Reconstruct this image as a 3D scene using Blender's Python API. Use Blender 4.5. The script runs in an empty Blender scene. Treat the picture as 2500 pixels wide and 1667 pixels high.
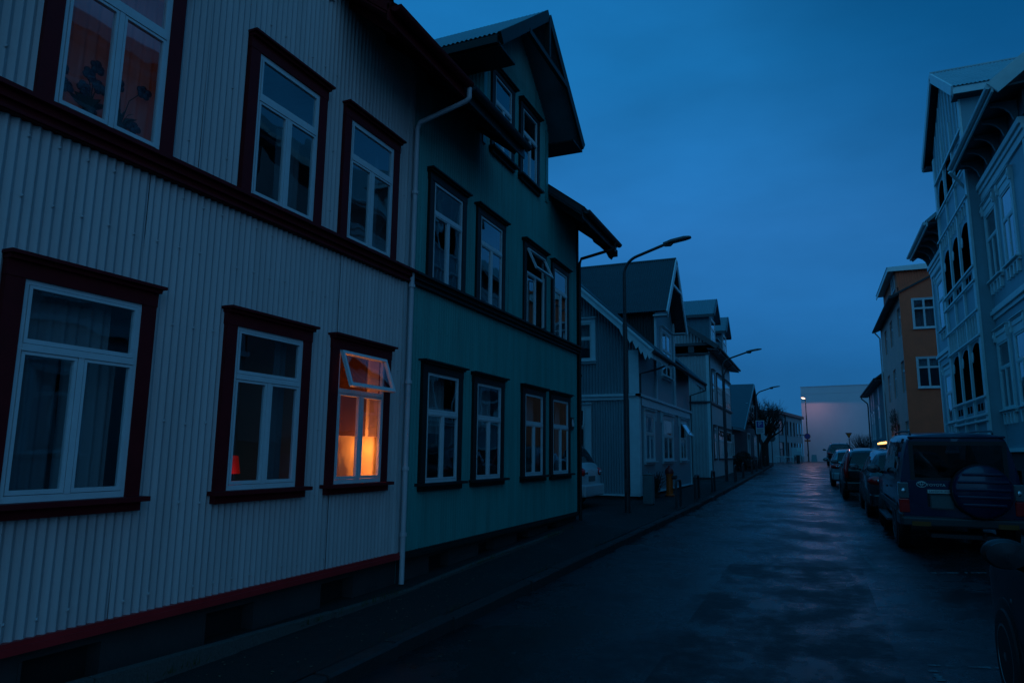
import bpy, bmesh, math, random
from mathutils import Vector, Matrix
random.seed(7)
SC = bpy.context.scene
COL = SC.collection
R = math.radians
PI = math.pi

# ------------------------------------------------------------------ helpers
BASE = {}

def base_of(o):
    return BASE.get(o.name, Vector((0, 0, 0))) if o else Vector((0, 0, 0))

def tag(o, label=None, cat=None, group=None, kind=None):
    if label: o['label'] = label
    if cat: o['category'] = cat
    if group: o['group'] = group
    if kind: o['kind'] = kind
    return o

def thing(name, label, cat, loc=(0, 0, 0), group=None):
    o = bpy.data.objects.new(name, None)
    o.empty_display_size = 0.2
    COL.objects.link(o)
    o.location = loc
    BASE[o.name] = Vector(loc)
    return tag(o, label, cat, group)

def copy_tree(o, parent=None):
    c = o.copy(); COL.objects.link(c); c.parent = parent
    if o.name in BASE: BASE[c.name] = BASE[o.name]
    for ch in list(o.children):
        copy_tree(ch, c)
    return c

class MB:
    def __init__(s, m=None):
        s.v = []; s.f = []; s.m = m or (lambda a, n, z: (a, n, z))
    def add(s, vs, fs):
        k = len(s.v)
        s.v += [Vector(s.m(*p)) for p in vs]
        s.f += [tuple(i + k for i in f) for f in fs]
        return s
    def raw(s, vs, fs):
        k = len(s.v)
        s.v += [Vector(p) for p in vs]
        s.f += [tuple(i + k for i in f) for f in fs]
        return s
    def box(s, a0, a1, n0, n1, z0, z1):
        return s.add([(a0, n0, z0), (a1, n0, z0), (a1, n1, z0), (a0, n1, z0), (a0, n0, z1), (a1, n0, z1), (a1, n1, z1), (a0, n1, z1)],
                     [(0, 3, 2, 1), (4, 5, 6, 7), (0, 1, 5, 4), (1, 2, 6, 5), (2, 3, 7, 6), (3, 0, 4, 7)])
    def quad(s, *p):
        return s.add(p, [tuple(range(len(p)))])
    def prism(s, poly, n0, n1):            # poly in (a,z), extruded n0..n1
        k = len(poly)
        vs = [(a, n0, z) for a, z in poly] + [(a, n1, z) for a, z in poly]
        fs = [tuple(range(k))[::-1], tuple(range(k, 2 * k))] + [(i, (i + 1) % k, k + (i + 1) % k, k + i) for i in range(k)]
        return s.add(vs, fs)
    def slab(s, p, t):                     # quad p (4 world-ish pts) thickened by vector t
        t = Vector(t); p = [Vector(q) for q in p]; k = len(p)
        vs = p + [q + t for q in p]
        fs = [tuple(range(k))[::-1], tuple(range(k, 2 * k))] + [(i, (i + 1) % k, k + (i + 1) % k, k + i) for i in range(k)]
        return s.add([tuple(q) for q in vs], fs)
    def beam(s, p, q, w, h, up=(0, 0, 1)):
        p = Vector(p); q = Vector(q); d = (q - p).normalized()
        u = Vector(up); x = d.cross(u)
        if x.length < 1e-5: x = d.cross(Vector((1, 0, 0)))
        x.normalize(); u = x.cross(d).normalized()
        c = [x * (sx * w / 2) + u * (sz * h / 2) for sx, sz in ((-1, -1), (1, -1), (1, 1), (-1, 1))]
        vs = [p + k for k in c] + [q + k for k in c]
        return s.add([tuple(v) for v in vs], [(0, 1, 2, 3)[::-1], (4, 5, 6, 7), (0, 1, 5, 4), (1, 2, 6, 5), (2, 3, 7, 6), (3, 0, 4, 7)])
    def tube(s, pts, r, n=10, caps=True):
        pts = [Vector(p) for p in pts]
        rs = r if isinstance(r, (list, tuple)) else [r] * len(pts)
        rings = []; prev = None
        for i, p in enumerate(pts):
            d = (pts[min(i + 1, len(pts) - 1)] - pts[max(i - 1, 0)])
            if d.length < 1e-9: d = Vector((0, 0, 1))
            d.normalize()
            x = prev if prev is not None else (Vector((1, 0, 0)) if abs(d.x) < .9 else Vector((0, 1, 0)))
            x = (x - d * x.dot(d)).normalized(); prev = x
            y = d.cross(x)
            rings.append([p + (x * math.cos(2 * PI * j / n) + y * math.sin(2 * PI * j / n)) * rs[i] for j in range(n)])
        vs = [tuple(v) for ring in rings for v in ring]
        fs = []
        for i in range(len(pts) - 1):
            for j in range(n):
                fs.append((i * n + j, i * n + (j + 1) % n, (i + 1) * n + (j + 1) % n, (i + 1) * n + j))
        if caps:
            fs.append(tuple(range(n))[::-1]); fs.append(tuple(range((len(pts) - 1) * n, len(pts) * n)))
        return s.add(vs, fs)
    def lathe(s, prof, n=20, c=(0, 0, 0), axis='z', sc=(1, 1)):
        vs = []; fs = []
        for r, h in prof:
            for j in range(n):
                t = 2 * PI * j / n; x = r * math.cos(t) * sc[0]; y = r * math.sin(t) * sc[1]
                p = (x, y, h) if axis == 'z' else ((h, x, y) if axis == 'x' else (x, h, y))
                vs.append((p[0] + c[0], p[1] + c[1], p[2] + c[2]))
        m = len(prof)
        for i in range(m - 1):
            for j in range(n):
                fs.append((i * n + j, i * n + (j + 1) % n, (i + 1) * n + (j + 1) % n, (i + 1) * n + j))
        fs.append(tuple(range(n))[::-1]); fs.append(tuple(range((m - 1) * n, m * n)))
        return s.add(vs, fs)
    def ball(s, c, rx, ry=None, rz=None, n=10, m=6):
        ry = ry or rx; rz = rz or rx
        prof = [(math.sin(PI * i / m), -math.cos(PI * i / m)) for i in range(m + 1)]
        prof[0] = (.02, prof[0][1]); prof[-1] = (.02, prof[-1][1])
        vs = []; fs = []
        for r, h in prof:
            for j in range(n):
                t = 2 * PI * j / n
                vs.append((c[0] + rx * r * math.cos(t), c[1] + ry * r * math.sin(t), c[2] + rz * h))
        for i in range(m):
            for j in range(n):
                fs.append((i * n + j, i * n + (j + 1) % n, (i + 1) * n + (j + 1) % n, (i + 1) * n + j))
        fs.append(tuple(range(n))[::-1]); fs.append(tuple(range(m * n, (m + 1) * n)))
        return s.add(vs, fs)
    # wall in facade coords with holes; waves if pitch
    def wall(s, a0, a1, zb, zt, holes=(), pitch=None, amp=.012, n=0.0, arch=False):
        fb = zb if callable(zb) else (lambda a: zb)
        ft = zt if callable(zt) else (lambda a: zt)
        xs = {a0, a1}
        for h in holes:
            for e in h[:2]:
                if a0 < e < a1: xs.add(e)
            if callable(h[3]):
                for k in range(1, 9): xs.add(h[0] + (h[1] - h[0]) * k / 9)
        step = pitch / 8 if pitch else None
        if step:
            k = math.ceil(a0 / step)
            while k * step < a1:
                v = k * step
                if all(abs(v - x) > step * .3 for x in xs): xs.add(v)
                k += 1
        elif callable(zt) or callable(zb):
            for k in range(1, 24): xs.add(a0 + (a1 - a0) * k / 24)
        xs = sorted(xs)
        nn = lambda a: n + (amp * math.cos(2 * PI * a / pitch) if pitch else 0)
        cache = {}
        def vid(a, z):
            key = (round(a, 5), round(z, 5))
            if key not in cache:
                cache[key] = len(s.v); s.v.append(Vector(s.m(a, nn(a), z)))
            return cache[key]
        for i in range(len(xs) - 1):
            l, r = xs[i], xs[i + 1]
            mid = (l + r) / 2
            cuts = []
            for h in holes:
                if h[0] - 1e-6 <= l and r <= h[1] + 1e-6:
                    ht = h[3] if callable(h[3]) else (lambda a, q=h[3]: q)
                    cuts.append((h[2], ht(l), ht(r)))
            cuts = [q for q in cuts if q[0] < max(ft(l), ft(r)) - 1e-4 and max(q[1], q[2]) > min(fb(l), fb(r)) + 1e-4]
            cuts.sort()
            cl, cr = fb(l), fb(r)
            for zb_, tl, tr in cuts:
                if zb_ > min(cl, cr) + 1e-5:
                    s.f.append((vid(l, cl), vid(r, cr), vid(r, zb_), vid(l, zb_)))
                cl, cr = tl, tr
            if ft(mid) > (cl + cr) / 2 + 1e-5:
                s.f.append((vid(l, cl), vid(r, cr), vid(r, max(ft(r), cr)), vid(l, max(ft(l), cl))))
        return s
    def corr(s, p0, u, v, lu, lv, pitch=.09, amp=.012, clip=None, clip0=None):   # corrugated sheet; waves across u
        u = Vector(u).normalized(); v = Vector(v).normalized(); nr = u.cross(v)
        k = max(2, int(lu / (pitch / 6)))
        vs = []; fs = []
        for i in range(k + 1):
            a = lu * i / k
            off = nr * (amp * math.cos(2 * PI * a / pitch))
            b0 = clip0(a) if clip0 else 0
            b = clip(a) if clip else lv
            vs.append(tuple(Vector(p0) + u * a + v * b0 + off)); vs.append(tuple(Vector(p0) + u * a + v * b + off))
        for i in range(k):
            fs.append((2 * i, 2 * i + 2, 2 * i + 3, 2 * i + 1))
        return s.add(vs, fs)
    def build(s, name, mat, parent=None, smooth=False, bevel=0, recalc=True, split=False):
        if split:
            par = list(range(len(s.v)))
            def find(i):
                while par[i] != i: par[i] = par[par[i]]; i = par[i]
                return i
            seen = {}
            for i, p in enumerate(s.v):
                key = (round(p.x, 4), round(p.y, 4), round(p.z, 4))
                if key in seen: par[find(i)] = find(seen[key])
                else: seen[key] = i
            for f in s.f:
                for k in f[1:]: par[find(k)] = find(f[0])
            isl = {}
            for f in s.f: isl.setdefault(find(f[0]), []).append(f)
            out = []
            for fs in isl.values():
                idx = {}; m = MB()
                for f in fs:
                    for k in f:
                        if k not in idx: idx[k] = len(m.v); m.v.append(s.v[k])
                    m.f.append(tuple(idx[k] for k in f))
                out.append(m.build(name, mat, parent, smooth, bevel, recalc))
            return out[0]
        me = bpy.data.meshes.new(name)
        off = base_of(parent)
        if parent is None and s.v:
            xs = [p.x for p in s.v]; ys = [p.y for p in s.v]; zs = [p.z for p in s.v]
            off = Vector(((min(xs) + max(xs)) / 2, (min(ys) + max(ys)) / 2, min(zs)))
        me.from_pydata([tuple(p - off) for p in s.v], [], s.f)
        o = bpy.data.objects.new(name, me); COL.objects.link(o)
        if parent is not None:
            o.parent = parent; BASE[o.name] = off
        else:
            o.location = off; BASE[o.name] = off
        if recalc:
            bm = bmesh.new(); bm.from_mesh(me)
            bmesh.ops.recalc_face_normals(bm, faces=bm.faces[:])
            bm.to_mesh(me); bm.free()
        if smooth:
            me.polygons.foreach_set('use_smooth', [True] * len(me.polygons))
            if smooth is not True:
                me.set_sharp_from_angle(angle=R(smooth))
        if isinstance(mat, (list, tuple)):
            for q in mat: me.materials.append(q)
        else:
            me.materials.append(mat)
        if bevel:
            md = o.modifiers.new('bevel', 'BEVEL'); md.width = bevel; md.segments = 2; md.limit_method = 'ANGLE'; md.angle_limit = R(40)
        return o

def facade(O, d, n):
    O = Vector(O); d = Vector(d).normalized(); n = Vector(n).normalized()
    return lambda a, k, z: (O.x + d.x * a + n.x * k, O.y + d.y * a + n.y * k, z)

def text_mesh(name, body, size, mat, parent, M, extrude=.002, align='CENTER', shear=0, xs=1):
    cu = bpy.data.curves.new(name + '_curve', 'FONT'); cu.body = body; cu.size = size; cu.extrude = extrude
    cu.align_x = align; cu.align_y = 'CENTER'; cu.shear = shear; cu.resolution_u = 3
    t = bpy.data.objects.new(name + '_tmp', cu); COL.objects.link(t)
    dg = bpy.context.evaluated_depsgraph_get()
    me = bpy.data.meshes.new_from_object(t.evaluated_get(dg))
    bpy.data.objects.remove(t); bpy.data.curves.remove(cu)
    me.transform(M @ Matrix.Diagonal((xs, 1, 1, 1)))
    me.transform(Matrix.Translation(-base_of(parent)))
    me.materials.clear(); me.materials.append(mat)
    o = bpy.data.objects.new(name, me); COL.objects.link(o); o.parent = parent; BASE[o.name] = base_of(parent)
    return o

# ------------------------------------------------------------------ materials
MATS = {}
def mat(name, col, rough=.5, metal=0.0, var=.12, scale=3.0, bump=0.0, bscale=60.0, spec=.5, coat=0.0, stretch=(1, 1, 1), rvar=.1, emit=None, estr=0.0, trans=0.0):
    if name in MATS: return MATS[name]
    m = bpy.data.materials.new(name); m.use_nodes = True
    nt = m.node_tree; N = nt.nodes; L = nt.links
    b = N['Principled BSDF']
    tc = N.new('ShaderNodeTexCoord'); mp = N.new('ShaderNodeMapping'); mp.inputs['Scale'].default_value = stretch
    geo = N.new('ShaderNodeNewGeometry')
    L.new(geo.outputs['Position'], mp.inputs['Vector'])
    if var > 0:
        nz = N.new('ShaderNodeTexNoise'); nz.inputs['Scale'].default_value = scale; nz.inputs['Detail'].default_value = 6; nz.inputs['Roughness'].default_value = .65
        L.new(mp.outputs[0], nz.inputs['Vector'])
        mr = N.new('ShaderNodeMapRange'); mr.inputs['From Min'].default_value = .25; mr.inputs['From Max'].default_value = .75
        mr.inputs['To Min'].default_value = 1 - var; mr.inputs['To Max'].default_value = 1 + var
        L.new(nz.outputs['Fac'], mr.inputs['Value'])
        mx = N.new('ShaderNodeMix'); mx.data_type = 'RGBA'; mx.blend_type = 'MULTIPLY'; mx.inputs['Factor'].default_value = 1
        mx.inputs['A'].default_value = (*col, 1)
        L.new(mr.outputs[0], mx.inputs['B'])
        L.new(mx.outputs['Result'], b.inputs['Base Color'])
        mr2 = N.new('ShaderNodeMapRange'); mr2.inputs['To Min'].default_value = max(0.02, rough - rvar); mr2.inputs['To Max'].default_value = min(1, rough + rvar)
        L.new(nz.outputs['Fac'], mr2.inputs['Value']); L.new(mr2.outputs[0], b.inputs['Roughness'])
    else:
        b.inputs['Base Color'].default_value = (*col, 1); b.inputs['Roughness'].default_value = rough
    b.inputs['Metallic'].default_value = metal
    b.inputs['Specular IOR Level'].default_value = spec
    b.inputs['Coat Weight'].default_value = coat; b.inputs['Coat Roughness'].default_value = .05
    if bump > 0:
        n2 = N.new('ShaderNodeTexNoise'); n2.inputs['Scale'].default_value = bscale; n2.inputs['Detail'].default_value = 4
        L.new(geo.outputs['Position'], n2.inputs['Vector'])
        bp = N.new('ShaderNodeBump'); bp.inputs['Strength'].default_value = bump; bp.inputs['Distance'].default_value = .01
        L.new(n2.outputs['Fac'], bp.inputs['Height']); L.new(bp.outputs[0], b.inputs['Normal'])
    if emit:
        b.inputs['Emission Color'].default_value = (*emit, 1); b.inputs['Emission Strength'].default_value = estr
    MATS[name] = m
    return m

def glass_mat(name, f0=.11, power=3.4, tint=(.82, .9, .92), rough=0.015):
    m = bpy.data.materials.new(name); m.use_nodes = True
    nt = m.node_tree; N = nt.nodes; L = nt.links
    N.remove(N['Principled BSDF'])
    out = N['Material Output']
    gi = N.new('ShaderNodeNewGeometry')
    dp = N.new('ShaderNodeVectorMath'); dp.operation = 'DOT_PRODUCT'; L.new(gi.outputs['Incoming'], dp.inputs[0]); L.new(gi.outputs['Normal'], dp.inputs[1])
    ab = N.new('ShaderNodeMath'); ab.operation = 'ABSOLUTE'; L.new(dp.outputs['Value'], ab.inputs[0])
    om = N.new('ShaderNodeMath'); om.operation = 'SUBTRACT'; om.inputs[0].default_value = 1; om.use_clamp = True; L.new(ab.outputs[0], om.inputs[1])
    pw = N.new('ShaderNodeMath'); pw.operation = 'POWER'; pw.inputs[1].default_value = power; L.new(om.outputs[0], pw.inputs[0])
    mu = N.new('ShaderNodeMath'); mu.operation = 'MULTIPLY_ADD'; mu.use_clamp = True; mu.inputs[1].default_value = 1 - f0; mu.inputs[2].default_value = f0; L.new(pw.outputs[0], mu.inputs[0])
    tr = N.new('ShaderNodeBsdfTransparent'); tr.inputs[0].default_value = (*tint, 1)
    gl = N.new('ShaderNodeBsdfGlossy'); gl.inputs['Roughness'].default_value = rough; gl.inputs['Color'].default_value = (.95, .97, 1, 1)
    geo = N.new('ShaderNodeNewGeometry')
    nz = N.new('ShaderNodeTexNoise'); nz.inputs['Scale'].default_value = 2.2; nz.inputs['Detail'].default_value = 1
    bp = N.new('ShaderNodeBump'); bp.inputs['Strength'].default_value = .25; bp.inputs['Distance'].default_value = .012
    L.new(geo.outputs['Position'], nz.inputs['Vector']); L.new(nz.outputs['Fac'], bp.inputs['Height']); L.new(bp.outputs[0], gl.inputs['Normal'])
    mx = N.new('ShaderNodeMixShader')
    L.new(mu.outputs[0], mx.inputs[0]); L.new(tr.outputs[0], mx.inputs[1]); L.new(gl.outputs[0], mx.inputs[2])
    L.new(mx.outputs[0], out.inputs['Surface'])
    return m

def cloth_mat(name, col, trl=.4):
    m = bpy.data.materials.new(name); m.use_nodes = True
    nt = m.node_tree; N = nt.nodes; L = nt.links
    N.remove(N['Principled BSDF']); out = N['Material Output']
    d = N.new('ShaderNodeBsdfDiffuse'); d.inputs[0].default_value = (*col, 1)
    t = N.new('ShaderNodeBsdfTranslucent'); t.inputs[0].default_value = (*col, 1)
    mx = N.new('ShaderNodeMixShader'); mx.inputs[0].default_value = trl
    L.new(d.outputs[0], mx.inputs[1]); L.new(t.outputs[0], mx.inputs[2]); L.new(mx.outputs[0], out.inputs['Surface'])
    return m

def emit_mat(name, col, s):
    m = bpy.data.materials.new(name); m.use_nodes = True
    N = m.node_tree.nodes; b = N['Principled BSDF']
    b.inputs['Base Color'].default_value = (*col, 1); b.inputs['Emission Color'].default_value = (*col, 1); b.inputs['Emission Strength'].default_value = s
    return m

def wet_mat(name, col, r_dry, r_wet, wet_lo=.42, wet_hi=.6, scale=.5, bump=.25, bscale=140, crack=True):
    m = bpy.data.materials.new(name); m.use_nodes = True
    nt = m.node_tree; N = nt.nodes; L = nt.links
    b = N['Principled BSDF']; geo = N.new('ShaderNodeNewGeometry'); b.inputs['Specular IOR Level'].default_value = .34
    def noise(sc, det, stretch=None, rgh=.6):
        n = N.new('ShaderNodeTexNoise'); n.inputs['Scale'].default_value = sc; n.inputs['Detail'].default_value = det; n.inputs['Roughness'].default_value = rgh
        if stretch:
            mp = N.new('ShaderNodeMapping'); mp.inputs['Scale'].default_value = stretch; L.new(geo.outputs['Position'], mp.inputs['Vector']); L.new(mp.outputs[0], n.inputs['Vector'])
        else: L.new(geo.outputs['Position'], n.inputs['Vector'])
        return n
    big = noise(scale, 8, (1.15, .85, 1), .62); mid = noise(6, 6, None, .7); fine = noise(bscale, 4, None, .75); grit = noise(26, 5, None, .8)
    wet = N.new('ShaderNodeMapRange'); wet.interpolation_type = 'SMOOTHSTEP'
    wet.inputs['From Min'].default_value = wet_lo; wet.inputs['From Max'].default_value = wet_hi
    ad = N.new('ShaderNodeMath'); ad.operation = 'MULTIPLY_ADD'; ad.inputs[1].default_value = .35; L.new(mid.outputs['Fac'], ad.inputs[0]); 
    sb = N.new('ShaderNodeMath'); sb.operation = 'SUBTRACT'; sb.inputs[1].default_value = .175; L.new(big.outputs['Fac'], sb.inputs[0]); L.new(sb.outputs[0], ad.inputs[2])
    L.new(ad.outputs[0], wet.inputs['Value'])
    rg = N.new('ShaderNodeMapRange'); rg.inputs['To Min'].default_value = r_dry; rg.inputs['To Max'].default_value = r_wet
    L.new(wet.outputs[0], rg.inputs['Value']); L.new(rg.outputs[0], b.inputs['Roughness'])
    cr = N.new('ShaderNodeMapRange'); cr.inputs['From Min'].default_value = .3; cr.inputs['From Max'].default_value = .7; cr.inputs['To Min'].default_value = .6; cr.inputs['To Max'].default_value = 1.35
    L.new(fine.outputs['Fac'], cr.inputs['Value'])
    mx = N.new('ShaderNodeMix'); mx.data_type = 'RGBA'; mx.blend_type = 'MULTIPLY'; mx.inputs['Factor'].default_value = 1; mx.inputs['A'].default_value = (*col, 1)
    L.new(cr.outputs[0], mx.inputs['B'])
    L.new(mx.outputs['Result'], b.inputs['Base Color'])
    hs = N.new('ShaderNodeMath'); hs.operation = 'MULTIPLY_ADD'; hs.inputs[1].default_value = 2.2
    L.new(grit.outputs['Fac'], hs.inputs[0]); L.new(fine.outputs['Fac'], hs.inputs[2])
    last = hs
    if crack:
        vo = N.new('ShaderNodeTexVoronoi'); vo.feature = 'DISTANCE_TO_EDGE'; vo.inputs['Scale'].default_value = .45
        mpw = N.new('ShaderNodeVectorMath'); mpw.operation = 'MULTIPLY_ADD'; mpw.inputs[1].default_value = (.5, .5, .5); L.new(mid.outputs['Color'], mpw.inputs[0]); L.new(geo.outputs['Position'], mpw.inputs[2]); L.new(mpw.outputs[0], vo.inputs['Vector'])
        ck = N.new('ShaderNodeMapRange'); ck.inputs['From Max'].default_value = .012; ck.inputs['To Min'].default_value = -3; ck.inputs['To Max'].default_value = 0
        L.new(vo.outputs['Distance'], ck.inputs['Value'])
        s2 = N.new('ShaderNodeMath'); s2.operation = 'ADD'; L.new(hs.outputs[0], s2.inputs[0]); L.new(ck.outputs[0], s2.inputs[1]); last = s2
    bs = N.new('ShaderNodeMapRange'); bs.inputs['To Min'].default_value = bump; bs.inputs['To Max'].default_value = bump * .3
    L.new(wet.outputs[0], bs.inputs['Value'])
    bp = N.new('ShaderNodeBump'); bp.inputs['Distance'].default_value = .012
    L.new(bs.outputs[0], bp.inputs['Strength']); L.new(last.outputs[0], bp.inputs['Height']); L.new(bp.outputs[0], b.inputs['Normal'])
    return m

GLASS = glass_mat('window_glass')
CARGLASS = glass_mat('car_glass', .045, 5, (.20, .24, .25), .01)
M_white = mat('white_painted_corrugated_iron', (.45, .415, .42), .45, var=.17, scale=1.6, stretch=(1, 4, .3), bump=.05)
M_green = mat('green_painted_corrugated_iron', (.016, .26, .245), .42, var=.24, scale=1.6, stretch=(1, 4, .3), bump=.05)
M_red = mat('dark_red_trim_paint', (.13, .006, .009), .6, var=.25, scale=5, bump=.1, spec=.2)
M_redroof = mat('dark_red_roof_paint', (.14, .006, .007), .6, var=.3, scale=3, spec=.2)
M_gtrim = mat('black_green_trim_paint', (.008, .014, .013), .55, var=.3, scale=5, bump=.1, spec=.3)
M_groof = mat('dark_roof_paint', (.016, .028, .032), .5, var=.3, scale=3)
M_ggable = mat('grey_green_roof_iron', (.12, .2, .22), .42, var=.2, scale=3)
M_frame = mat('white_window_paint', (.58, .60, .62), .4, var=.08, scale=6, bump=.12, bscale=30)
M_found = mat('dark_foundation_concrete', (.03, .03, .03), .85, var=.35, scale=2.5, bump=.5, bscale=25)
M_black = mat('black_void', (.006, .007, .008), .7, var=0)
M_blue = mat('pale_blue_corrugated_iron', (.19, .29, .33), .42, var=.12, scale=1.5, stretch=(1, 1, .4))
M_bluetrim = mat('pale_blue_trim_paint', (.56, .64, .68), .45, var=.1, scale=5)
M_blueroof = mat('dark_slate_roof_iron', (.020, .030, .036), .4, var=.45, scale=2.2, stretch=(.35, 3, .35))
M_grey = mat('pale_grey_corrugated_iron', (.34, .36, .38), .42, var=.1, scale=1.5)
M_greydorm = mat('teal_dormer_iron', (.07, .17, .21), .42, var=.12, scale=1.5)
M_greyroof = mat('light_teal_roof_iron', (.11, .19, .22), .4, var=.15, scale=2)
M_greytrim = mat('dark_grey_trim_paint', (.035, .05, .06), .45, var=.2, scale=5)
M_dark = mat('dark_blue_grey_timber', (.022, .045, .055), .6, var=.2, scale=3)
M_darkroof = mat('dark_house_roof_iron', (.035, .055, .068), .5, var=.2, scale=3)
M_ochre = mat('ochre_render_paint', (.84, .124, .05), .7, var=.15, scale=1.2, bump=.2, bscale=80)
M_ochre_lit = mat('ochre_render_lit_front', (.72, .33, .27), .7, var=.16, scale=1.2, bump=.2, bscale=80)  # paler copy of the ochre render; street-front light is put into its colour
M_veranda = mat('duck_egg_blue_timber', (.24, .35, .39), .45, var=.12, scale=2)
M_vtrim = mat('pale_blue_white_trim', (.62, .70, .70), .45, var=.1, scale=5)
M_vroof = mat('pale_roof_iron', (.30, .38, .40), .45, var=.2, scale=3)
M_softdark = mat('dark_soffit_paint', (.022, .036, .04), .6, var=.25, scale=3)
M_smallblue = mat('grey_blue_plank_wall', (.16, .26, .30), .5, var=.15, scale=3)
M_pale = mat('pale_smooth_render', (.74, .61, .65), .8, var=.05, scale=.6)
M_office = mat('grey_blue_render', (.20, .27, .30), .7, var=.12, scale=1.5)
M_officepale = mat('pale_grey_render', (.34, .37, .38), .7, var=.12, scale=1.5)
M_pipewhite = mat('white_drainpipe_enamel', (.52, .46, .48), .35, var=.1, scale=4)
M_steel = mat('galvanised_steel', (.05, .06, .062), .5, .4, var=.25, scale=8)
M_postdark = mat('dark_post_paint', (.018, .022, .024), .45, var=.25, scale=8)
M_tyre = mat('tyre_rubber', (.012, .012, .013), .75, var=.2, scale=20)
M_rim = mat('alloy_rim', (.28, .29, .3), .35, .8, var=.1, scale=20)
M_chrome = mat('chrome_trim', (.6, .62, .65), .15, .9, var=0)
M_mglass = mat('dim_mirror_glass', (.09, .10, .11), .15, .9, var=0)
M_badge = mat('silver_badge', (.70, .66, .62), .4, 0, var=0)
M_bracket = mat('dull_bracket_paint', (.11, .17, .18), .55, var=.2)
M_plate = mat('number_plate_white', (.10, .12, .12), .5, var=.08, scale=20)
M_plastic = mat('black_plastic', (.012, .013, .014), .45, var=.2, scale=12)
M_redlens = mat('red_lamp_lens', (.80, .010, .012), .2, var=0, coat=.6)
M_clearlens = mat('clear_lamp_lens', (.13, .15, .16), .12, var=0, coat=.6)
M_amberlens = mat('amber_lamp_lens', (.30, .08, .02), .2, var=0)
M_interior = mat('car_interior_cloth', (.03, .03, .032), .8, var=.2, scale=10)
M_bark = mat('dark_bark', (.022, .018, .014), .85, var=.35, scale=14, bump=.6, bscale=40)
M_twig = mat('dark_twig', (.02, .018, .016), .8, var=.2, scale=10)
M_leaf = mat('dark_leaf', (.02, .035, .015), .55, var=.4, scale=8)
M_hedge = mat('brown_hedge_leaf', (.028, .022, .015), .7, var=.4, scale=8)
C_net = cloth_mat('grey_net_curtain', (.38, .42, .44), .35)
C_dark = cloth_mat('dark_blind_cloth', (.16, .19, .21), .2)
C_warm = cloth_mat('rose_curtain_cloth', (.46, .30, .30), .55)
# ------------------------------------------------------------------ windows
def curtain_sheet(F, a0, a1, z0, z1, n, fold=.09, amp=.018):
    m = MB(F); k = max(4, int((a1 - a0) / (fold / 6)))
    vs = []; fs = []
    ph = random.random() * 6
    for i in range(k + 1):
        a = a0 + (a1 - a0) * i / k
        w = amp * math.sin(2 * PI * a / fold + ph) + amp * .5 * math.sin(2 * PI * a / (fold * 2.7) + ph * 2)
        vs += [(a, n + w * .5, z1), (a, n + w, (z0 + z1) / 2), (a, n + w * 1.15, z0)]
    for i in range(k):
        for j in range(2):
            fs.append((3 * i + j, 3 * i + 3 + j, 3 * i + 4 + j, 3 * i + 1 + j))
    m.add(vs, fs); return m

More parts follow.
